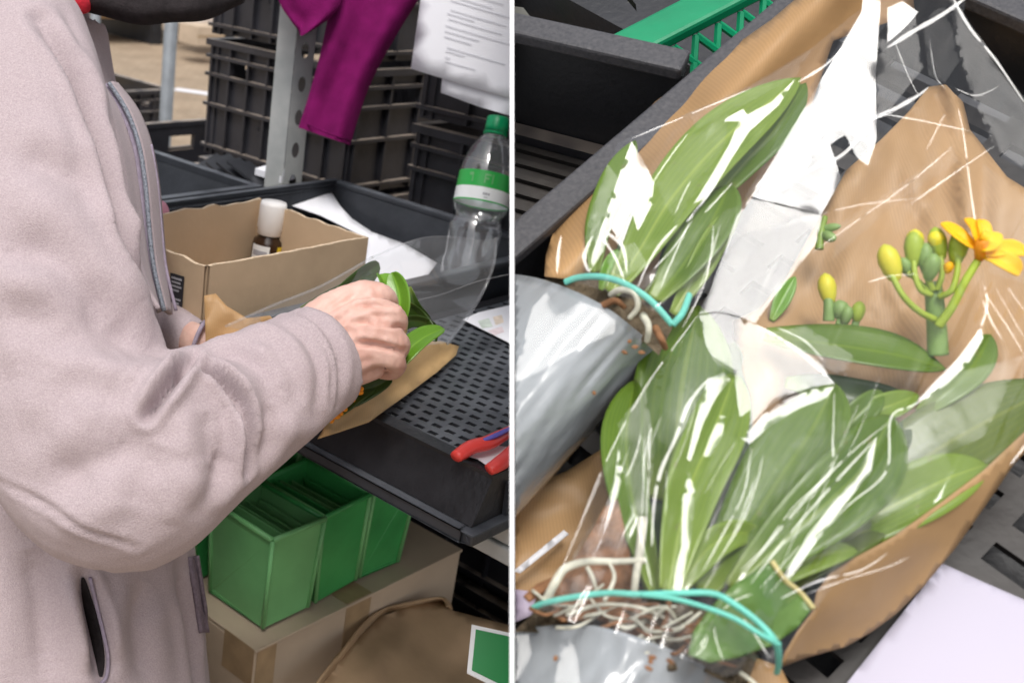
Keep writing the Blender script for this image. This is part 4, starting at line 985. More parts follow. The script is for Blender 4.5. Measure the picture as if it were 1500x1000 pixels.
def heldplant():
    t = thing('wrapped_plant', 'small flowering plant in kraft paper and clear film held in the hands', 'wrapped plant', onz(560, 575, .953))
    # lower sheet of kraft lying on the tray, folded up towards the camera along its edge
    low = [(672, 507), (668, 520), (640, 545), (600, 575), (565, 600), (540, 618), (465, 643), (480, 618), (520, 578), (560, 548), (585, 525), (600, 508), (625, 499), (648, 500)]
    def zf(u, v):
        # distance from the lower edge line
        s = ((v-643)*(672-465)-(u-465)*(507-643))/math.hypot(672-465, 507-643)
        k = max(0, min(1, -s/62)); z = .957+.030*math.sin(k*1.5)+.0025*noise.noise(V((u*.03, v*.03, 1)))
        return onz(u, v, z)
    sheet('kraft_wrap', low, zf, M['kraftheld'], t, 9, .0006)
    back = [(299, 433), (316, 430), (332, 448), (362, 466), (395, 462), (430, 500), (500, 540), (500, 575), (420, 560), (340, 530), (302, 520)]
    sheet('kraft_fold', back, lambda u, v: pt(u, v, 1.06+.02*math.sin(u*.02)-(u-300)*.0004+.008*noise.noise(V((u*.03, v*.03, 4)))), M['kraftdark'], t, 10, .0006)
    fz = lambda u, v, d: pt(u, v, d)
    leaf('leaf', [(572, 486, .985), (572, 445, .985), (566, 420, .99), (556, 402, 1.0)], 44, M['leafneon'], t, -FW+UPV*.3, fz, (.4, .5), .5, .5, scale=.98)
    leaf('leaf', [(578, 490, .97), (586, 455, .97), (584, 425, .975), (574, 399, .98)], 40, M['leafneon'], t, -FW, fz, (.4, .55), .4, -.5, scale=.98)
    leaf('leaf', [(585, 535, .95), (600, 512, .957), (622, 494, .965), (650, 481, .975)], 36, M['leafneon'], t, -FW*.5+UPV, fz, (.5, .4), .3, .2, scale=.96)
    for (pp, wpx) in (([(560, 500, 1.0), (600, 470, 1.02), (640, 478, 1.03)], 20), ([(590, 440, 1.02), (615, 465, 1.03), (640, 500, 1.02)], 24), ([(600, 420, 1.03), (610, 450, 1.03), (630, 470, 1.04)], 16), ([(480, 440, 1.08), (520, 415, 1.10), (555, 385, 1.12)], 36), ([(440, 452, 1.08), (500, 425, 1.10), (545, 400, 1.11)], 22)):
        leaf('leaf', pp, wpx, M['leaf2'], t, -FW, fz, (.3, .5), .3, .3, scale=1.0)
    random.seed(11)
    for (u, v) in ((491, 600), (499, 592), (485, 607), (513, 577), (519, 571)):
        b = MB(); c = pt(u, v, .962+random.uniform(-.004, .004))
        for k in range(5):
            a = k*1.257+random.random(); dv = RT*math.cos(a)+UPV*math.sin(a)*.8-FW*.3; b.ball(c+dv*.0035, .0030, dv, 1.6, 6)
        b.build('flower', M['petald'], t, True)
    for (pp) in ([(490, 612, .962), (520, 580, .965), (560, 552, .975)], [(478, 618, .965), (508, 575, .97), (540, 560, .98)], [(500, 600, .965), (535, 575, .968), (575, 553, .97)]):
        leaf('leaf', pp, 26, M['leaf2'], t, -FW+UPV*.5, fz, (.3, .5), .3, .2, scale=.97)
    # clear film standing open towards the bottle
    fl = [(330, 478), (400, 446), (470, 418), (545, 376), (600, 354), (640, 348), (690, 352), (726, 350), (722, 390), (706, 428), (680, 468), (655, 502), (630, 505), (590, 520), (540, 530), (440, 500)]
    def ff(u, v):
        s = (u-330)/400; d = 1.04+.12*s-.10*max(0, (v-430)/90)*s+.010*noise.noise(V((u*.012, v*.02, 0)))
        return pt(u, v, d)
    sheet('clear_film', fl, ff, M['filmheld'], t, 10)
    for pl, wd in (([(726, 348), (723, 385), (708, 425), (683, 466), (655, 503)], 5), ([(545, 377), (600, 354), (645, 347), (700, 352)], 3), ([(330, 478), (400, 447), (470, 419), (545, 377)], 4), ([(610, 440), (650, 430), (700, 412), (745, 402)], 2)):
        b = MB(); P = cr(pl, 6); 
        b.tube([ff(u, v)-FW*.002 for u, v in P], wd*.5*1.1/F, 8); b.build('film_edge', M['filmfold'], t, True)
heldplant()
# ------------------------------------------------------------------ right: sloped display with two wrapped orchids
VW = (CAM-D0).normalized(); HALF = (VW+SUND).normalized()
SC_ = .66/F
# --- partition board, added to draw the dividing line between the two views
def divider():
    n_ = ROT @ V((F, 0, 750-CX)); n_ = ROT @ V((1, 0, (750-CX)/F)); n_.normalize()
    q = [pt(750, v, d) for v, d in ((-60, .62), (1080, .44), (1080, .72), (600, .80), (-60, 1.15))]
    wd = 6*.44/F
    b = MB()
    # front edge tapers with the distance so that the board stays a slim sheet
    hw = [4.4*d/F/2*1.3 for d in (.62, .44, .44, .44, .62)]
    L_ = [p-n_*h for p, h in zip(q, hw)]; R_ = [p+n_*h for p, h in zip(q, hw)]; n = 5
    b.add(L_+R_, [tuple(range(n)), tuple(reversed(range(n, 2*n)))]+[(i, n+i, n+(i+1) % n, (i+1) % n) for i in range(n)])
    tag(b.build('divider_board', M['white']), 'thin white partition strip added as the line between the two views, standing edge on', 'divider')
divider()
# --- slotted flower crate that carries the bouquets
def dbox(mb, p0, p1, q0, q1, h0, h1): mb.box(dl(p0, q0, h0), DP*(p1-p0), DQ*(q1-q0), DN*(h1-h0))
pw, qw = dpq(905, 170, .075); qi = dpq(1145, 0, .075)[1]*.5+dpq(765, 318, .075)[1]*.5     # the left wall's rim
def displaycrate():
    t = thing('flower_crate', 'black slotted flower crate carrying the two wrapped orchids', 'crate', dl(0, 0, 0))
    p0, p1, q0, q1 = -.42, .235, qi-.004, qi+.50
    b = MB(); lattice(b, dl(p0, q0, 0), DP, DQ, p1-p0, q1-q0, 26, 11, .50, .74, False)
    b.build('slotted_floor', M['slot'], t, None, solid=.005)
    w_ = MB(); dbox(w_, p0, p1, qi+.006, qi+.012, .001, .068); dbox(w_, p0+.012, p1-.012, q1-.010, q1-.004, .001, .068); dbox(w_, p1-.012, p1-.006, qi+.012, q1-.010, .001, .068); dbox(w_, p0+.006, p0+.012, qi+.012, q1-.010, .001, .0675)
    w_.build('crate_wall', M['black'], t)
    r = MB(); dbox(r, p0, p1, qi-.002, qi+.0165, .066, .076); dbox(r, p1-.018, p1, qi+.0165, q1-.02, .066, .076); dbox(r, p0, p1, q1-.02, q1, .066, .076); r.build('rim', M['rim'], t, bevel=.002)
displaycrate()
def neighbour():
    t = thing('flower_crate', 'empty black crate with ridged floor beyond the left bouquet', 'crate', dl(.2, qi-.3, 0))
    a = dh(740, 53, .06); c = dh(1000, 112, .06); ex = (c-a).normalized(); en = DN; ey = en.cross(ex)     # ey: away from the camera
    if (dh(900, 50, .06)-dh(900, 150, .06)).dot(ey) < 0: ey = -ey
    o = c-ex*.02
    w_ = MB(); w_.box(a-ex*.30, ex*((c-a).length+.30), ey*.006, -DN*.085); w_.build('crate_wall', M['black'], t)
    r = MB(); r.box(a-ex*.30-ey*.006+DN*.001, ex*((c-a).length+.30), ey*.018, DN*.010); r.build('rim', M['rim'], t, bevel=.002)
    f = MB(); f.box(a-ex*.30-DN*.092, ex*((c-a).length+.32), -ey*.42, -DN*.005)
    for k in range(30): f.box(a-ex*.30-DN*.092-ey*(.012+k*.0125), ex*((c-a).length+.31), -ey*.0045, DN*.004)
    f.build('ridged_floor', M['slot'], t)
    l = MB(); l.box(a-ex*.20-DN*.088-ey*.011, ex*((c-a).length+.2), ey*.010, DN*.008); l.build('dusty_ledge', M['crate'], t)
neighbour()
def greencrate():
    t = thing('green_crate', 'green plastic crate with cross ribs behind the empty black crate', 'crate', dh(1000, 60, -.02))
    a, c = dh(880, 96, -.02), dh(1180, -58, -.02); ex = (c-a).normalized(); ey = DN.cross(ex)
    if (dh(1000, 0, 0)-dh(1000, 80, 0)).dot(ey) < 0: ey = -ey
    L_ = (c-a).length; b = MB(); a2 = a-ey*.006
    b.box(a2, ex*L_, ey*.028, -DN*.012); b.build('top_rim', M['greencrate'], t, bevel=.003)
    b = MB(); b.box(a2-ey*.032-DN*.03, ex*L_, ey*.010, -DN*.010); b.build('lower_rim', M['greencrate'], t, bevel=.002)
    w_ = MB(); n = 9
    for k in range(n):
        x0 = a2+ex*(L_*k/n)-DN*.012; x1 = a2+ex*(L_*(k+1)/n)-ey*.026-DN*.034
        for s_, e_ in ((x0, x1), (a2+ex*(L_*(k+1)/n)-DN*.012, a2+ex*(L_*k/n)-ey*.026-DN*.034)): w_.tube([s_, e_], .0028, 6)
    w_.build('rib_lattice', M['greencrate'], t)
    b = MB(); b.box(a2-DN*.05-ey*.03, ex*L_, ey*.004, -DN*.10); b.build('side_wall', mat('dark_green', (.0, .10, .05), .5), t)
greencrate()
# dark plants and pots far behind the display
def backplants():
    t = thing('dark_crate', 'dark crate of shadowed plants behind the green crate', 'crate', dl(.45, qi-.2, -.25))
    b = MB(); b.box(dh(700, -30, -.22)-DQ*.3-DP*.05, DQ*.8, DP*.02, DN*.10); b.box(dh(700, 140, -.24)-DQ*.3, DQ*.85, DP*.6, -DN*.01); b.build('crate_body', M['black'], t)
    random.seed(5)
    for k in range(26):
        u, v = random.uniform(765, 960), random.uniform(-25, 62); p = dh(u, v, -.16+random.uniform(-.02, .02)); dv = V((random.uniform(-1, 1), random.uniform(-1, 1), random.uniform(.1, .8))).normalized()*random.uniform(.02, .05)
        lf_ = MB(); sd_ = dv.cross(DN).normalized()*.006; lf_.add([p-sd_*.2, p+dv*.5-sd_, p+dv, p+dv*.5+sd_], [(0, 1, 2, 3)]); lf_.build('leaf', random.choice((M['dust'], M['leaf2'], M['dust'])), t)
backplants()
# rack under the crates
t = thing('display_rack', 'sloped dark display rack under the flower crates', 'rack', V((D0.x, D0.y, 0)))
b = MB(); dbox(b, -.42, .40, qi-.02, qi+.56, -.075, -.055); b.build('rack_board', M['black'], t)
for p_, q_ in ((-.38, qi+.02), (-.38, qi+.5), (.36, qi+.02), (.36, qi+.5)):
    c = dl(p_, q_, -.08); b = MB(); b.box(V((c.x-.015, c.y-.015, 0)), V((.03, 0, 0)), V((0, .03, 0)), Z*c.z); b.build('leg', M['galv'], t)
# loose papers
n_ = dh
b = sheet('paper_sheet', [(1238, 1003), (1310, 912), (1380, 825), (1440, 852), (1520, 887), (1560, 1060), (1210, 1060)], lambda u, v: dh(u, v, .014), M['lilacpaper'], None, 16, .0006); tag(b, 'blank white sheet lying on the slotted crate floor at lower right', 'paper')
b = sheet('paper_strip', [(752, 836), (762, 839), (833, 782), (826, 776)], lambda u, v: dh(u, v, .030), M['paper'], None, 12, .0006); tag(b, 'narrow white paper strip lying between the two pots', 'paper strip')
b = sheet('kraft_sheet', [(752, 720), (830, 690), (885, 655), (900, 720), (850, 820), (820, 880), (752, 905)], lambda u, v: dh(u, v, .016+.012*noise.noise(V((u*.012, v*.016, 2)))), M['kraft'], None, 12, .0006); tag(b, 'crumpled brown kraft sheet lying between the two grey pots', 'kraft paper')
b = sheet('lilac_wrapper', [(752, 862), (790, 868), (800, 880), (780, 900), (752, 912)], lambda u, v: dh(u, v, .040+.004*math.sin(u*.1)), mat('lilac_paper', (.42, .36, .46), .6, .2, 50), None, 8, .0006); tag(b, 'small lilac wrapper piece beside the front pot', 'wrapper')

def LF(par, pts, wpx, m, prof=(.3, .5), cup=.25, roll=0, wave=.03, tipr=.8, h=None):
    return leaf('leaf', pts, wpx*(.80 if wpx > 40 else .9), m, par, DN, dh, prof, cup, roll, wave=wave, tipr=tipr, scale=.63)
def potbag(t, rim, axis_px, h, depth_m, m=None):
    """grey film round a pot. rim: pixel points along its visible lip; axis_px: pixel shift for the length of the pot"""
    R_ = cr(rim, 8); rows = []; N_ = 26; n = len(R_)
    for j in range(N_+1):
        s = j/N_; row = []
        for i, (u, v) in enumerate(R_):
            x = i/(n-1); dome = math.sin(math.pi*(x*.92+.04))**.75
            uu, vv = u+axis_px[0]*s*(1-.10*s*(2*x-1)*0), v+axis_px[1]*s
            fold = .0035*abs(noise.noise(V((x*9+s*1.2, s*2.2, h[0]*100))))+.0022*noise.noise(V((x*22+s*3, s*5, 3)))
            lip = .003*max(0, 1-s*8)
            row.append(dh(uu, vv, h[0]+h[1]*dome+fold+lip))
        rows.append(row)
    b = MB(); b.grid(rows); o = b.build('pot_wrap', M['bag'], t, True, solid=.0008)
    return o
HB = lambda u, v: 0
# ================= front bouquet
fp = thing('wrapped_orchid', 'front wrapped orchid with yellow flowers in kraft paper and clear film', 'wrapped plant', dh(1100, 700, 0))
# kraft sheet: back panel with peak, right side folded up
peak = [(1075, 470), (1110, 455), (1150, 410), (1195, 330), (1240, 250), (1290, 205), (1330, 165), (1360, 128), (1385, 124), (1410, 150), (1420, 190), (1440, 215), (1475, 260), (1540, 300), (1600, 380), (1560, 560), (1440, 660), (1330, 740), (1200, 800), (1120, 820), (1080, 700)]
def kf(u, v):
    e = (u-1360)/150
    return dh(u, v, .026+.010*noise.noise(V((u*.006, v*.008, 7)))+.020*abs(noise.noise(V((u*.011+v*.004, v*.003, 3))))+.006*abs(noise.noise(V((u*.022-v*.008, v*.009, 6))))-.006*max(0, (300-v)/170)+.006*math.exp(-((u-1395-(v-130)*.12)/14)**2)*(1 if v < 330 else 0))
sheet('kraft_wrap', peak, kf, M['kraft'], fp, 12, .0007)
side = [(1143, 976), (1150, 955), (1168, 925), (1190, 895), (1196, 868), (1215, 840), (1255, 815), (1310, 785), (1380, 735), (1440, 690), (1520, 615), (1560, 590), (1560, 640), (1500, 662), (1482, 682), (1455, 722), (1400, 800), (1352, 858), (1312, 898), (1275, 925), (1238, 946), (1180, 962)]
def ks(u, v):
    # inner (upper) edge stands up, outer edge lies low
    s = ((u-1143)*(590-976)-(v-976)*(1560-1143))/math.hypot(417, 386)     # px above the chord
    k = max(-1, min(1, -(s)/60)); base = .052+.022*((u-1143)/400)
    return dh(u, v, base-.030*k+.0035*noise.noise(V((u*.015, v*.015, 9)))+.0025*math.sin((s+u*.15)*.07))
sheet('kraft_side', side, ks, M['kraft'], fp, 9, .0007)
low = sheet('kraft_bottom', [(1100, 960), (1143, 976), (1160, 1010), (1190, 1070), (1120, 1080), (1090, 1000)], lambda u, v: dh(u, v, .055), M['kraftdark'], fp, 12, .0007)
# pot and substrate
potbag(fp, [(735, 925), (780, 918), (850, 914), (900, 922), (950, 938), (1000, 958), (1045, 982), (1095, 1015)], (-60, 200), (.035, .080), 1)
def mound(par, poly, hh, name='substrate'):
    return sheet(name, poly, lambda u, v: dh(u, v, hh+.010*noise.noise(V((u*.03, v*.03, 1)))+.006*noise.noise(V((u*.09, v*.09, 2)))), M['soil'], par, 8)
mound(fp, [(752, 925), (800, 880), (850, 850), (960, 860), (1060, 900), (1110, 960), (1090, 1015), (1000, 965), (900, 928)], .092)
random.seed(21)
for k in range(16):
    u = random.uniform(770, 1075); v = 880+ (u-770)*.28+random.uniform(-38, 28); p = dh(u, v, .104+random.uniform(-.006, .004)); bb = MB()
    ax_ = V((random.uniform(-1, 1), random.uniform(-1, 1), random.uniform(-.4, .4))).normalized(); L_ = random.uniform(.004, .009)
    bb.tube([p-ax_*L_, p, p+ax_*L_], [.0022, .0032, .0012], 6, .6); bb.build('bark_chip', random.choice((M['bark'], M['soil'], M['bark'])), fp)
# tan root ball standing in the film on the left
rb = sheet('root_ball', [(812, 868), (838, 826), (868, 775), (885, 742), (905, 730), (912, 760), (925, 820), (940, 880), (880, 905), (820, 912)], lambda u, v: dh(u, v, .088+.014*math.sin(math.pi*max(0, min(1, (u-800)/150)))+.006*noise.noise(V((u*.05, v*.05, 4)))), M['bark'], fp, 7)
def roots(par, paths, r=.0030, m=None):
    for pth in paths:
        P = cr(pth, 6); bb = MB(); bb.tube([dh(*p) for p in P], [r*(1-.35*i/len(P)) for i in range(len(P))], 8); bb.build('root', m or M['root'], par, True)
roots(fp, [[(800, 880, .112), (812, 855, .117), (828, 832, .121), (860, 822, .122), (900, 822, .119), (945, 820, .116)], [(942, 760, .112), (938, 800, .116), (932, 840, .115), (928, 875, .108)]], .0021)
roots(fp, [[(860, 830, .121), (868, 845, .121), (873, 862, .118)], [(885, 880, .118), (900, 845, .12), (890, 820, .12)], [(830, 900, .112), (880, 885, .117), (940, 890, .116), (985, 910, .113)], [(955, 910, .112), (975, 890, .118), (990, 905, .114)], [(925, 905, .112), (940, 915, .116), (960, 945, .112)], [(1000, 915, .112), (1012, 935, .115), (1010, 960, .11)], [(1085, 985, .11), (1105, 1000, .114), (1120, 1020, .112)]], .0010)
roots(fp, [[(880, 905, .11), (915, 890, .116), (960, 905, .112)], [(840, 908, .11), (870, 895, .114), (925, 912, .11)], [(980, 880, .11), (975, 910, .114), (960, 935, .11)]], .0013, M['bark'])
random.seed(33)
for k in range(34):
    u = random.uniform(800, 1060); v = 884+(u-800)*.22+random.uniform(-22, 26); a = random.uniform(-.6, .6); L_ = random.uniform(18, 46); c_ = random.uniform(-14, 14)
    roots(fp, [[(u-L_*math.cos(a), v-L_*math.sin(a), .108), (u-c_*.3, v+c_, .116), (u+L_*math.cos(a), v+L_*math.sin(a), .109)]], random.uniform(.0006, .0011), random.choice((M['root'], M['bark'], M['bark'], M['root'])))
# leaves
L1, L2, L3, L4, LN = M['leaf1'], M['leaf2'], M['leaf3'], M['leaf4'], M['leafneon']
LF(fp, [(975, 735, .050), (990, 650, .058), (1000, 560, .062), (1022, 448, .060)], 165, L1, (.45, .45), .16, .15, tipr=.75)
LF(fp, [(962, 866, .100), (945, 800, .096), (925, 720, .088), (918, 640, .080), (930, 556, .070)], 72, L1, (.28, .62), .55, -.35)
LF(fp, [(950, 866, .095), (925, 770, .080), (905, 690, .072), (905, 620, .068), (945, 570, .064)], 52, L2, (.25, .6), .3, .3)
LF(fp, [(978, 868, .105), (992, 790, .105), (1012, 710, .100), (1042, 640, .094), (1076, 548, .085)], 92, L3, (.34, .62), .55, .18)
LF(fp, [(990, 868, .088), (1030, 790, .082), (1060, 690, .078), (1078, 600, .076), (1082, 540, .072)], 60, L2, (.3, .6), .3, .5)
LF(fp, [(1030, 868, .088), (1085, 790, .090), (1140, 705, .090), (1190, 630, .088), (1222, 562, .085)], 118, L1, (.25, .62), .30, -.2, wave=.05)
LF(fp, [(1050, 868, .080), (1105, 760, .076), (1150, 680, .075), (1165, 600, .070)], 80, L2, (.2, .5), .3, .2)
LF(fp, [(1070, 862, .092), (1150, 790, .096), (1220, 730, .097), (1268, 680, .094), (1304, 608, .088)], 108, L1, (.22, .60), .34, .2, wave=.04)
LF(fp, [(1120, 492, .060), (1180, 500, .064), (1250, 510, .067), (1320, 522, .066), (1386, 541, .060)], 92, L1, (.35, .48), .18, -.25, tipr=.8)
LF(fp, [(1150, 560, .050), (1200, 568, .052), (1260, 582, .052), (1345, 590, .048)], 60, L2, (.3, .5), .2, .3)
LF(fp, [(1345, 605, .060), (1385, 575, .064), (1425, 535, .064), (1450, 490, .060)], 52, L1, (.35, .6), .35, .3, tipr=.8)
LF(fp, [(1190, 770, .050), (1280, 720, .056), (1380, 655, .060), (1470, 605, .060), (1560, 560, .058)], 132, M['leaf4'], (.3, .5), .16, -.1)
LF(fp, [(1140, 820, .062), (1240, 775, .068), (1320, 735, .070), (1390, 700, .070), (1446, 680, .066)], 92, L3, (.3, .6), .22, .1, tipr=.75)
LF(fp, [(1110, 868, .066), (1170, 820, .070), (1230, 790, .072), (1300, 770, .068)], 92, M['leaf4'], (.35, .45), .22, -.2)
LF(fp, [(1215, 660, .060), (1245, 620, .066), (1275, 590, .068), (1290, 572, .066)], 44, L1, (.4, .5), .4, .2)
LF(fp, [(1230, 640, .058), (1270, 608, .064), (1310, 592, .064), (1345, 578, .06)], 40, L3, (.4, .5), .3, .2)
LF(fp, [(1085, 868, .084), (1160, 830, .090), (1215, 810, .090), (1255, 806, .084)], 42, L3, (.35, .5), .3, .2)
LF(fp, [(990, 866, .10), (1040, 800, .098), (1090, 780, .092), (1125, 800, .085)], 40, L3, (.35, .5), .3, .3)
LF(fp, [(1130, 470, .040), (1150, 430, .044), (1165, 405, .046)], 26, LN, (.3, .5), .3, .2)
LF(fp, [(1270, 700, .058), (1300, 660, .062), (1330, 620, .06)], 40, L2, (.3, .5), .3, .2)
# darker blades added low in the bundle to paint the shaded gaps
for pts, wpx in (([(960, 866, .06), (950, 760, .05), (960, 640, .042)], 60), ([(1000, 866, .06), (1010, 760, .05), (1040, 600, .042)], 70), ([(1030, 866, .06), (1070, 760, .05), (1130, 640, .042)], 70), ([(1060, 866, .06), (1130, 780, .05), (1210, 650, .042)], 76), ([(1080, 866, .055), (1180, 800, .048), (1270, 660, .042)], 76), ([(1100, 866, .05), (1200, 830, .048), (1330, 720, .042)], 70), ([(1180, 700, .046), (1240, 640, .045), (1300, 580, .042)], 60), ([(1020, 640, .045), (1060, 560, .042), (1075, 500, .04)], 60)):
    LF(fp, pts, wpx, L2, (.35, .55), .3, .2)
# the broad cut leaf that stands before the band
cut = [(1008, 958), (1015, 925), (1040, 890), (1075, 855), (1130, 822), (1150, 850), (1172, 868), (1190, 890), (1168, 918), (1130, 945), (1080, 962), (1040, 970)]
def cf(u, v): return dh(u, v, .122+.008*math.sin((u-1000)*.02+(v-820)*.012)+.005*noise.noise(V((u*.02, v*.02, 5))))
o = sheet('leaf', cut, cf, M['leafcut'], fp, 9, .0008)
b = MB(); P = cr([(1130, 822), (1150, 850), (1172, 868), (1191, 891)], 6); b.tube([cf(u, v)+DN*.0006 for u, v in P], .0012, 6); b.build('cut_edge', mat('dry_leaf_edge', (.55, .48, .22), .7, .2, 90), fp, True)
# flower stem with buds and an open flower
def stem(par, pts, r0, r1, m=None):
    P = cr(pts, 6); bb = MB(); bb.tube([dh(*p) for p in P], [r0+(r1-r0)*i/(len(P)-1) for i in range(len(P))], 10); return bb.build('flower_stem', m or M['stem'], par, True)
def bud(par, u, v, h, du, dv, L_, r, m):
    p = dh(u, v, h); ax_ = (dh(u+du, v+dv, h+.002)-p).normalized(); bb = MB()
    bb.lathe(p, ax_, [(.0006, -L_*.5), (r*.55, -L_*.42), (r*.85, -L_*.2), (r, L_*.08), (r*.86, L_*.3), (r*.5, L_*.45), (.0003, L_*.52)], 12); return bb.build('bud', m, par, True)
stem(fp, [(1374, 520, .062), (1372, 480, .070), (1369, 440, .078), (1366, 415, .081)], .0048, .0040)
for pp, r in (([(1370, 468, .078), (1345, 455, .084), (1322, 432, .089), (1306, 402, .092)], .0017), ([(1364, 432, .083), (1348, 424, .087), (1340, 400, .091), (1339, 375, .093)], .0015), ([(1372, 425, .084), (1380, 400, .090), (1376, 365, .094)], .0015), ([(1376, 435, .084), (1394, 425, .089), (1402, 398, .093), (1404, 372, .095)], .0016), ([(1374, 478, .078), (1394, 450, .085), (1412, 415, .092), (1432, 382, .098)], .0022), ([(1366, 425, .084), (1358, 405, .090), (1356, 385, .093)], .0017), ([(1362, 428, .083), (1345, 412, .087), (1330, 398, .089)], .0015)):
    stem(fp, pp, r, r*.8, M['budg'])
for u, v, h, du, dv, L_, r, m in ((1304, 386, .093, -4, -12, .0195, .0052, M['budy']), (1339, 366, .094, 0, -10, .0185, .0046, M['budg']), (1340, 354, .0955, 0, -10, .012, .0042, M['budy']), (1374, 358, .095, -2, -10, .017, .0043, M['budg']), (1372, 352, .0968, -2, -10, .010, .004, M['budy']), (1404, 362, .096, 2, -10, .018, .0046, M['budg']), (1356, 380, .093, 0, -10, .016, .0034, M['stem']), (1328, 392, .089, -4, -8, .011, .003, M['stem']), (1364, 392, .094, 2, -8, .014, .004, M['stem']), (1389, 392, .092, 3, -8, .006, .0024, M['petal'])): bud(fp, u, v, h, du, dv, L_, r, m)
def petal(par, pts, wpx, m): return leaf('petal', pts, wpx, m, par, DN, dh, (.35, .6), .3, .2, tipr=.5, scale=.6)
fl_ = [([(1436, 368, .100), (1420, 358, .103), (1402, 344, .104), (1380, 326, .102)], 22), ([(1436, 372, .100), (1455, 368, .104), (1478, 364, .104), (1502, 370, .101)], 24), ([(1440, 374, .099), (1460, 378, .103), (1480, 388, .103), (1494, 400, .099)], 26), ([(1434, 362, .101), (1432, 348, .106), (1428, 334, .107), (1415, 320, .105)], 18), ([(1436, 362, .101), (1442, 346, .106), (1440, 332, .107), (1436, 322, .106)], 18), ([(1438, 366, .102), (1448, 356, .108), (1452, 348, .109), (1450, 340, .108)], 26)]
for pp, wpx in fl_: petal(fp, pp, wpx, M['petal'])
b = MB(); b.tube([dh(1434, 380, .098), dh(1438, 366, .103), dh(1440, 352, .109)], [.002, .0034, .0026], 10); b.build('flower_column', M['petald'], fp, True)
bud(fp, 1212, 424, .062, -2, -12, .017, .0046, M['budy']); stem(fp, [(1214, 470, .055), (1214, 450, .059), (1213, 432, .061)], .0030, .0022, M['stem'])
bud(fp, 1257, 457, .060, 2, -10, .011, .0034, M['budg']); bud(fp, 1232, 456, .058, -2, -8, .012, .0045, M['stem']); bud(fp, 1240, 462, .06, 2, -8, .010, .003, M['stem'])
stem(fp, [(1244, 508, .050), (1250, 485, .054), (1256, 464, .058)], .0022, .0017, M['stem']); stem(fp, [(1222, 505, .050), (1228, 482, .054), (1232, 462, .057)], .0024, .0018, M['stem'])
bud(fp, 1213, 346, .060, 10, 5, .010, .003, M['stem']); bud(fp, 1214, 334, .060, 12, -2, .012, .0024, M['stem']); stem(fp, [(1200, 365, .056), (1203, 340, .059), (1208, 318, .06)], .0022, .0016, M['leafneon'])
# turquoise bands
def band(par, pth, r=.0010):
    P = cr(pth, 8); bb = MB(); bb.tube([dh(*p) for p in P], r, 8, 1.3); bb.build('rubber_band', M['band'], par, True)
band(fp, [(780, 890, .108), (800, 882, .116), (840, 874, .124), (890, 868, .130), (940, 870, .134), (1000, 868, .138), (1045, 869, .139), (1075, 884, .140), (1110, 910, .140), (1136, 940, .137), (1141, 966, .120), (1138, 985, .100)])
band(fp, [(940, 870, .135), (985, 876, .139), (1030, 888, .141), (1075, 905, .142), (1110, 926, .141), (1142, 944, .136)], .0009)
# ================= back bouquet
bp = thing('wrapped_orchid', 'back wrapped orchid without flowers lying against the crate rim', 'wrapped plant', dh(950, 350, 0))
kb = [(798, 405), (800, 375), (812, 335), (832, 290), (858, 250), (890, 220), (925, 185), (960, 150), (1010, 112), (1070, 72), (1130, 30), (1200, -30), (1330, -60), (1340, 20), (1220, 60), (1180, 180), (1080, 320), (1000, 420), (920, 430), (840, 410)]
def kbf(u, v):
    s = ((u-800)*(-30-400)-(v-400)*(1200-800))/math.hypot(400, 430)   # px from the left edge line (>0 : beyond)
    s = abs(s+18); return dh(u, v, .066+.026*math.exp(-(s/45)**2)+.006*noise.noise(V((u*.012, v*.012, 5)))-.0001*min(s, 150))
sheet('kraft_wrap', kb, kbf, M['kraftdark'], bp, 11, .0007)
potbag(bp, [(965, 522), (950, 500), (925, 478), (895, 455), (860, 435), (820, 418), (780, 406), (735, 400)], (-300, 335), (.030, .076), 1)
sheet('substrate', [(790, 410), (850, 405), (930, 420), (985, 480), (965, 520), (920, 480), (860, 440)], lambda u, v: dh(u, v, .086+.006*noise.noise(V((u*.05, v*.05, 1)))), M['soil'], bp, 8)
roots(bp, [[(895, 432, .108), (910, 424, .116), (930, 430, .118), (934, 450, .114), (922, 466, .108)], [(942, 462, .108), (950, 478, .116), (948, 500, .108)]], .0019)
roots(bp, [[(880, 450, .108), (900, 440, .113), (915, 450, .108)], [(960, 480, .108), (968, 495, .112), (975, 510, .105)]], .002, M['bark'])
LF(bp, [(895, 430, .098), (935, 370, .100), (985, 290, .098), (1060, 205, .094), (1172, 114, .088)], 108, L3, (.24, .55), .30, .1)
LF(bp, [(960, 440, .092), (1000, 390, .094), (1040, 330, .094), (1070, 270, .09)], 92, L1, (.3, .55), .25, -.2)
LF(bp, [(940, 445, .085), (980, 410, .086), (1010, 340, .085), (1020, 280, .082)], 70, L2, (.3, .5), .25, .2)
LF(bp, [(872, 400, .090), (880, 340, .092), (902, 280, .092), (930, 206, .088)], 62, L1, (.3, .5), .5, -.3)
LF(bp, [(905, 425, .084), (915, 380, .086), (932, 330, .086), (942, 290, .084)], 44, L2, (.3, .5), .4, .3)
LF(bp, [(985, 460, .088), (1020, 400, .092), (1050, 345, .092), (1085, 300, .088)], 46, L3, (.3, .5), .3, .3)
LF(bp, [(1040, 300, .082), (1090, 240, .084), (1135, 190, .086), (1180, 122, .084)], 62, L1, (.3, .55), .3, .3)
LF(bp, [(985, 250, .078), (1000, 220, .080), (1015, 185, .080)], 22, L1, (.4, .5), .4, .3)
LF(bp, [(880, 425, .094), (890, 395, .098), (905, 365, .098)], 22, LN, (.3, .5), .3, .3)
LF(bp, [(895, 430, .094), (912, 400, .10), (935, 380, .098)], 20, L3, (.3, .5), .3, .3)
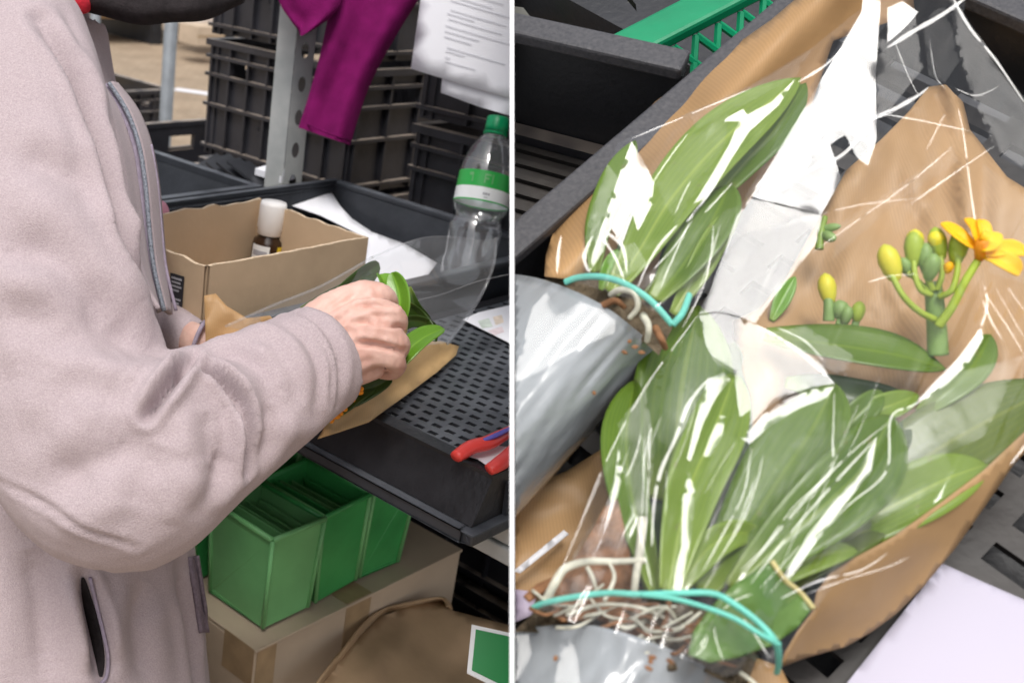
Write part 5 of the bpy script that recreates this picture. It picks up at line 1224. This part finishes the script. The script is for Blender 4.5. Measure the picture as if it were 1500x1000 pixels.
band(bp, [(828, 413, .104), (850, 406, .110), (885, 406, .116), (920, 418, .119), (955, 442, .119), (985, 476, .114)], .0013)
band(bp, [(985, 476, .114), (1000, 458, .116), (1010, 432, .112)], .0014)

# ================= cellophane
def filmsheet(par, poly, axis, base, amp, wid, seed, step=9):
    """film dome along a pixel axis with long crumpled ridges"""
    (x0, y0), (x1, y1) = axis; L_ = math.hypot(x1-x0, y1-y0); ax_, ay_ = (x1-x0)/L_, (y1-y0)/L_
    def fn(u, v):
        s = ((u-x0)*ax_+(v-y0)*ay_)/L_; d = (u-x0)*-ay_+(v-y0)*ax_; w_ = wid[0]+(wid[1]-wid[0])*max(0, min(1, s))
        k = max(0, 1-(d/w_)**2); h = base[0]+(base[1]-base[0])*max(0, min(1, s))+amp*math.sqrt(k)
        h += .010*abs(noise.noise(V((d*.011, s*2.0, seed))))+.005*abs(noise.noise(V((d*.03, s*4.2, seed+3))))+.002*noise.noise(V((d*.07, s*9, seed+5)))
        return dh(u, v, h)
    return sheet('cellophane', poly, fn, M['film'], par, step), fn
fo, ffn = filmsheet(fp, [(790, 892), (815, 850), (850, 765), (895, 660), (950, 560), (1020, 465), (1060, 380), (1085, 300), (1140, 200), (1205, 100), (1270, 5), (1300, -60), (1420, -60), (1412, 20), (1440, 70), (1500, 155), (1580, 250), (1580, 600), (1440, 690), (1250, 815), (1190, 900), (1140, 975), (1060, 990), (950, 940), (850, 915)],
    ((960, 900), (1330, 60)), (.110, .070), .022, (170, 280), 2.0)
bo, bfn = filmsheet(bp, [(835, 410), (850, 370), (870, 300), (905, 210), (925, 200), (1010, 165), (1100, 125), (1190, 70), (1290, -10), (1330, 0), (1210, 140), (1110, 300), (1040, 420), (1000, 480), (930, 440)], ((910, 440), (1220, 60)), (.108, .092), .012, (90, 110), 8.0)
def flap(par, poly, centre, h, tilt=(0, 0), m=None, wob=.0003, fr=.02, parent=None, step=6):
    """a highlight as a piece of film, curved to mirror the sun to the camera"""
    s_ = (SUND+(RT*tilt[0]+UPV*tilt[1])*2).normalized(); c0 = dh(*centre, h)-CAM; K = c0.length*(1-c0.normalized().dot(s_))
    def fn(u, v):
        r = ray(u, v).normalized(); dm = 1e9
        for (x1, y1), (x2, y2) in zip(poly, poly[1:]+poly[:1]):
            q = max(0, min(1, ((u-x1)*(x2-x1)+(v-y1)*(y2-y1))/max(1e-6, (x2-x1)**2+(y2-y1)**2))); dm = min(dm, math.hypot(u-x1-q*(x2-x1), v-y1-q*(y2-y1)))
        curl = max(0, .0006*(.15+noise.noise(V((u*.025, v*.025, 5)))))*math.exp(-dm/6)      # bends the edge away to soften the highlight
        return CAM+r*(K/(1-r.dot(s_))+curl+wob*noise.noise(V((u*fr, v*fr, h*50))))
    o = sheet('film_highlight', poly, fn, m or M['filmflat'], parent or par, step); return o
def fcrease(par, path, w0, w1, h, fn=None, m=None):
    """narrow crease of film, shaped into a highlight"""
    P = cr(path, 7); n = len(P); rows = []
    ks = []
    for u, v in P:
        c0 = ((fn(u, v) if fn else dh(u, v, h))+DN*.003)-CAM; ks.append(c0.length*(1-c0.normalized().dot(SUND)))
    # short pieces one after the other, each shaped to mirror the sun
    L_ = sum(math.hypot(P[i+1][0]-P[i][0], P[i+1][1]-P[i][1]) for i in range(n-1)); pc = max(1, int(L_/85)); kk = []
    for i in range(n):
        g_ = min(pc-1, i*pc//n); seg = [ks[q] for q in range(n) if min(pc-1, q*pc//n) == g_]; kk.append(sum(seg)/len(seg)*.6+min(seg)*.4)
    for i, (u, v) in enumerate(P):
        a = P[max(0, i-1)]; c = P[min(n-1, i+1)]; tx, ty = c[0]-a[0], c[1]-a[1]; l = math.hypot(tx, ty) or 1
        e = min(1, .25+4*min(i, n-1-i)/n)
        wd = (w0+(w1-w0)*i/(n-1))/2*e*(1+.5*noise.noise(V((i*.35, h*90, path[0][0]*.1)))); nx, ny = ty/l*wd, -tx/l*wd; row = []
        for k in (-1, 0, 1):
            r = ray(u+nx*k, v+ny*k).normalized(); row.append(CAM+r*(kk[i]/(1-r.dot(SUND))))
        rows.append(row)
    b = MB(); b.grid(rows); return b.build('film_crease', m or M['filmline'], par, None)
FO = fo; BO = bo
# the long highlight and its neighbours, as film pieces shaped to mirror the sun
flap(fp, [(1283, -40), (1290, 6), (1283, 110), (1284, 205), (1272, 243), (1256, 232), (1238, 198), (1226, 205), (1216, 212), (1224, 235), (1232, 262), (1216, 292), (1203, 314), (1150, 300), (1100, 288), (1150, 205), (1200, 122), (1240, 55), (1262, 18), (1268, -40)], (1215, 170), .105, parent=FO, wob=.0010, fr=.017)
flap(fp, [(1098, 290), (1150, 303), (1204, 316), (1198, 350), (1192, 362), (1160, 402), (1130, 440), (1106, 474), (1080, 462), (1052, 456), (1024, 460), (1040, 425), (1062, 368), (1078, 318)], (1110, 390), .106, parent=FO, wob=.0004, fr=.012, m=M['filmmid'])
flap(fp, [(1150, 210), (1195, 150), (1240, 90), (1252, 96), (1222, 170), (1180, 250), (1130, 300), (1108, 290)], (1190, 190), .112, parent=FO, wob=.0006, fr=.02, m=M['filmsoft'])
GR, FA = M['filmgrey'], M['filmfaint']
for poly, m_ in (([(1286, 62), (1340, 20), (1352, 100), (1300, 165), (1284, 175)], GR), ([(1386, -20), (1425, 40), (1505, 150), (1520, 260), (1455, 215), (1420, 130), (1400, 60)], GR), ([(1352, 30), (1385, 5), (1405, 90), (1384, 122), (1360, 110)], FA), ([(1228, 330), (1330, 262), (1396, 214), (1404, 236), (1310, 300), (1220, 380)], FA), ([(1440, 240), (1520, 300), (1520, 420), (1450, 400), (1436, 330)], FA), ([(1130, 486), (1180, 478), (1250, 520), (1240, 552), (1210, 540)], GR), ([(1310, 610), (1405, 545), (1500, 520), (1440, 640), (1330, 690)], GR), ([(1260, 690), (1370, 640), (1400, 690), (1290, 760)], FA), ([(1190, 780), (1290, 720), (1330, 735), (1210, 815)], FA), ([(1015, 480), (1060, 540), (1030, 590), (985, 660), (960, 640), (985, 540)], FA), ([(1085, 645), (1160, 590), (1218, 575), (1205, 650), (1120, 760), (1095, 750)], FA), ([(905, 620), (945, 570), (960, 650), (948, 760), (920, 740)], GR), ([(1040, 660), (1078, 600), (1085, 680), (1050, 780), (1030, 800)], FA), ([(820, 860), (850, 790), (905, 730), (915, 780), (880, 850), (830, 890)], GR), ([(1030, 930), (1080, 900), (1120, 950), (1060, 965)], FA), ([(1160, 650), (1230, 600), (1250, 640), (1180, 720)], FA)):
    cx_ = sum(p[0] for p in poly)/len(poly); cy_ = sum(p[1] for p in poly)/len(poly)
    flap(fp, poly, (cx_, cy_), .116, m=m_, parent=FO, wob=.0007, fr=.025)
for poly, m_ in (([(960, 270), (1010, 200), (1070, 165), (1060, 215), (990, 330)], FA), ([(885, 370), (930, 355), (950, 390), (900, 410)], GR), ([(1000, 420), (1060, 310), (1085, 300), (1050, 400), (1012, 450)], FA), ([(1010, 165), (1100, 128), (1190, 72), (1165, 112), (1080, 160), (1020, 190)], FA), ([(860, 330), (890, 240), (905, 260), (872, 370)], GR)):
    cx_ = sum(p[0] for p in poly)/len(poly); cy_ = sum(p[1] for p in poly)/len(poly)
    flap(bp, poly, (cx_, cy_), .113, m=m_, parent=BO, wob=.0007, fr=.025)
flap(fp, [(1024, 462), (1052, 458), (1080, 464), (1108, 476), (1132, 487), (1172, 510), (1205, 535), (1222, 562), (1190, 566), (1150, 580), (1118, 602), (1088, 636), (1080, 590), (1076, 548), (1050, 535), (1034, 505)], (1110, 530), .100, (0, 0), M['filmmid'], parent=FO, wob=.0006)
flap(fp, [(1222, 566), (1190, 570), (1150, 585), (1116, 608), (1086, 642), (1098, 650), (1130, 622), (1170, 598), (1212, 582)], (1150, 600), .106, parent=FO)
flap(fp, [(1130, 862), (1150, 838), (1180, 790), (1215, 745), (1250, 702), (1284, 640), (1276, 690), (1240, 735), (1205, 780), (1170, 830), (1146, 862)], (1200, 770), .118, (0, 0), parent=FO)
flap(fp, [(1345, 585), (1372, 556), (1400, 528), (1420, 502), (1438, 480), (1440, 496), (1420, 530), (1390, 560), (1362, 582)], (1395, 540), .090, parent=FO)
flap(fp, [(905, 722), (893, 760), (876, 800), (860, 830), (880, 795), (893, 740), (902, 690), (906, 655), (912, 690)], (890, 750), .112, parent=FO)
flap(fp, [(985, 868), (990, 830), (998, 800), (1000, 730), (1008, 690), (1018, 720), (1014, 780), (1004, 830), (998, 868)], (1002, 790), .122, parent=FO)
flap(fp, [(1040, 640), (1055, 608), (1062, 610), (1058, 640), (1040, 668), (1030, 668)], (1048, 640), .112, parent=FO)
flap(fp, [(1036, 556), (1060, 545), (1070, 556), (1050, 580), (1030, 620), (1012, 675), (1006, 672), (1018, 620)], (1035, 600), .112, parent=FO)
flap(fp, [(1300, 62), (1300, 12), (1322, 2), (1345, 18), (1336, 30), (1318, 48)], (1318, 30), .10, (.02, 0), parent=FO)
for pth, w0, w1 in (
    ([(1128, 868), (1180, 808), (1240, 742), (1298, 690), (1305, 612), (1340, 592), (1380, 560), (1415, 520), (1440, 470), (1446, 440), (1438, 400), (1432, 350), (1422, 280), (1412, 200), (1404, 160)], 3, 4),
    ([(1440, 440), (1452, 470), (1470, 500)], 4, 1.5), ([(1443, 430), (1480, 485), (1500, 520)], 2, 1),
    ([(1075, 858), (1130, 790), (1190, 720), (1250, 660), (1300, 620)], 3, 2.5), ([(1095, 860), (1150, 790), (1215, 715), (1285, 640)], 2, 4), ([(1112, 862), (1170, 800), (1232, 722)], 1.5, 2), ([(1030, 835), (1060, 780), (1090, 720), (1100, 655)], 3, 2), ([(1042, 838), (1080, 770), (1106, 700)], 1.5, 2),
    ([(1085, 835), (1120, 800), (1160, 745), (1215, 690), (1220, 640), (1222, 575)], 2, 3),
    ([(955, 800), (958, 740), (968, 690), (990, 640), (1010, 590), (1040, 552)], 6, 7), ([(945, 790), (950, 700), (952, 620)], 2, 2), ([(938, 800), (942, 720), (944, 640)], 1.5, 1.5),
    ([(955, 860), (940, 790), (925, 740)], 3, 2), ([(850, 765), (895, 660), (950, 560), (1022, 462)], 2, 2.5), ([(815, 852), (850, 768), (880, 700)], 1.5, 1.5),
    ([(1108, 476), (1150, 500), (1200, 540), (1222, 562)], 4, 3), ([(1140, 480), (1180, 500), (1208, 530)], 3, 2), ([(1300, 70), (1340, 45), (1380, 22), (1425, -10)], 9, 6), ([(1275, 175), (1310, 160), (1345, 140), (1360, 128)], 9, 3), ([(1392, -10), (1420, 40), (1460, 90), (1500, 150)], 5, 4), ([(1210, 240), (1240, 222), (1275, 180)], 6, 6), ([(1120, 290), (1160, 262), (1210, 238)], 3, 6),
    ([(1120, 340), (1180, 320), (1260, 300), (1350, 290)], 0.8, 1.5), ([(1190, 370), (1260, 320), (1330, 270), (1395, 215)], 1.2, 2), ([(1470, 410), (1490, 440), (1520, 480)], 1.5, 1), ([(1458, 420), (1480, 460), (1510, 510)], 1, 1), ([(1180, 870), (1240, 848), (1300, 830), (1330, 815)], 2, 1.5),
    ([(1140, 878), (1200, 850), (1260, 835), (1300, 810)], 4, 2), ([(1090, 905), (1110, 935), (1128, 965)], 3, 2), ([(1050, 900), (1075, 880), (1100, 870)], 2, 3), ([(1020, 960), (1032, 945), (1036, 930)], 3, 2), ([(1060, 968), (1050, 940), (1046, 915)], 2.5, 1.5), ([(1480, 680), (1500, 655), (1530, 620)], 4, 4), ([(1310, 60), (1330, 110), (1345, 140)], 1.5, 1), ([(1362, 60), (1370, 110), (1385, 130)], 1.2, 1), ([(1400, 130), (1430, 140), (1462, 128)], 2, 1.2)):
    fcrease(FO, pth, w0*.8, w1*.8, .1, ffn, M['filmmid'] if max(w0, w1) < 3 else None)
random.seed(17)
for k in range(13):                                   # fine creases fanning up from the neck
    x0 = random.uniform(-1, 1); a = (1000+x0*120+random.uniform(-10, 10), 862+random.uniform(-14, 10)+x0*10)
    s0 = random.uniform(.05, .5); s1 = s0+random.uniform(.12, .42); q = (1180+x0*250, 470-x0*40)
    f_ = lambda s: (a[0]+(q[0]-a[0])*s+22*math.sin(s*5+k), a[1]+(q[1]-a[1])*s+14*math.sin(s*4+k*2))
    fcrease(FO, [f_(s0), f_(s0*.6+s1*.4), f_(s0*.2+s1*.8), f_(s1)], random.uniform(1.0, 2.8), random.uniform(.6, 1.8), .1+k*.001, ffn, random.choice((M['filmmid'], M['filmsoft'], M['filmsoft'])))
for k in range(5):                                   # and across the upper film
    u, v = random.uniform(1180, 1470), random.uniform(40, 420); an = random.uniform(-1.2, .2); L_ = random.uniform(25, 80)
    fcrease(FO, [(u-L_*math.cos(an), v-L_*math.sin(an)), (u+random.uniform(-6, 6), v+random.uniform(-6, 6)), (u+L_*math.cos(an), v+L_*math.sin(an))], random.uniform(1, 2.4), random.uniform(.6, 1.6), .1+k*.001, ffn, M['filmmid'])
for k in range(5):
    x0 = random.uniform(-1, 1); a = (925+x0*60, 420+x0*30); q = (1090+x0*150, 190+x0*60); s0 = random.uniform(.05, .5); s1 = s0+random.uniform(.15, .45)
    f_ = lambda s: (a[0]+(q[0]-a[0])*s+10*math.sin(s*5+k), a[1]+(q[1]-a[1])*s+8*math.sin(s*4+k*2))
    fcrease(BO, [f_(s0), f_((s0+s1)/2), f_(s1)], random.uniform(1, 2.6), random.uniform(.8, 1.8), .1+k*.001, bfn, random.choice((M['filmmid'], M['filmline'])))
# back sleeve highlights, put into the shape of film pieces
flap(bp, [(925, 207), (938, 228), (950, 250), (958, 268), (955, 300), (940, 330), (925, 350), (912, 362), (905, 350), (896, 335), (890, 345), (884, 368), (862, 400), (868, 370), (885, 320), (905, 262)], (922, 285), .108, parent=BO, wob=.0005)
flap(bp, [(1165, 116), (1130, 150), (1095, 168), (1088, 160), (1066, 172), (1060, 178), (1082, 178), (1068, 212), (1045, 252), (1020, 292), (1000, 320), (992, 330), (1012, 322), (1045, 278), (1072, 232), (1098, 192), (1140, 155)], (1070, 215), .110, parent=BO, wob=.0003)
for pth, w0, w1 in (([(880, 345), (900, 375), (915, 412)], 4, 3), ([(888, 340), (912, 362), (918, 400)], 5, 4), ([(992, 330), (965, 360), (945, 395), (935, 420)], 4, 2), ([(1010, 325), (985, 380), (968, 420)], 2, 1.5), ([(862, 398), (856, 375), (868, 345)], 6, 4), ([(816, 400), (818, 370), (822, 345)], 5, 3), ([(1000, 480), (1030, 420), (1042, 370), (1045, 330)], 2, 2), ([(1018, 440), (1040, 380), (1055, 330)], 1.2, 1.2), ([(1170, 120), (1210, 95), (1245, 60)], 4, 2), ([(925, 203), (1000, 172), (1100, 130)], 1.5, 1.5)):
    fcrease(BO, pth, w0, w1, .1, bfn)
# highlights on the grey film of the pots, as shaped film pieces
flap(bp, [(754, 540), (780, 450), (800, 428), (815, 450), (822, 460), (850, 442), (880, 452), (902, 470), (900, 488), (870, 500), (830, 520), (790, 545), (754, 560)], (820, 490), .112, parent=bp, wob=.0006, m=M['filmsoft'])
flap(fp, [(752, 930), (775, 928), (778, 955), (768, 985), (752, 1000)], (765, 960), .118, parent=fp, m=M['filmsoft'])
flap(fp, [(812, 1000), (822, 945), (838, 935), (846, 965), (850, 1005)], (830, 970), .128, parent=fp, m=M['filmsoft'])
# crumbs of bark on the pots
random.seed(9)
for (u, v, h) in ((953, 968, .135), (950, 978, .134), (955, 962, .135), (982, 968, .13), (814, 963, .13), (930, 508, .118), (940, 516, .115), (915, 516, .12), (922, 500, .118), (870, 575, .118)):
    b = MB(); p = dh(u, v, h); ax_ = V((random.uniform(-1, 1), random.uniform(-1, 1), 0)).normalized(); b.tube([p-ax_*.0016, p, p+ax_*.0016], [.0006, .0011, .0004], 6); b.build('bark_chip', M['bark'], fp if v > 700 else bp)

# everything on the display butts against the partition board
PN = (ROT @ V((1, 0, (750-CX)/F))).normalized()
def trim(o):
    if o.type == 'MESH':
        b = bmesh.new(); b.from_mesh(o.data); c0 = CAM+PN*.0016
        if any((v.co-c0).dot(PN) < 0 for v in b.verts):
            bmesh.ops.bisect_plane(b, geom=b.verts[:]+b.edges[:]+b.faces[:], dist=1e-6, plane_co=c0, plane_no=PN, clear_inner=True); b.to_mesh(o.data); o.data.update()
        n = len(b.verts); b.free()
        if n == 0:
            for ch in list(o.children): bpy.data.objects.remove(ch)
            bpy.data.objects.remove(o); return
    for ch in list(o.children): trim(ch)
for nm in [o.name for o in bpy.data.objects if o.parent is None and o.name.split('.')[0] in ('flower_crate', 'green_crate', 'dark_crate', 'display_rack', 'wrapped_orchid', 'kraft_sheet', 'lilac_wrapper', 'paper_strip')]: trim(bpy.data.objects[nm])
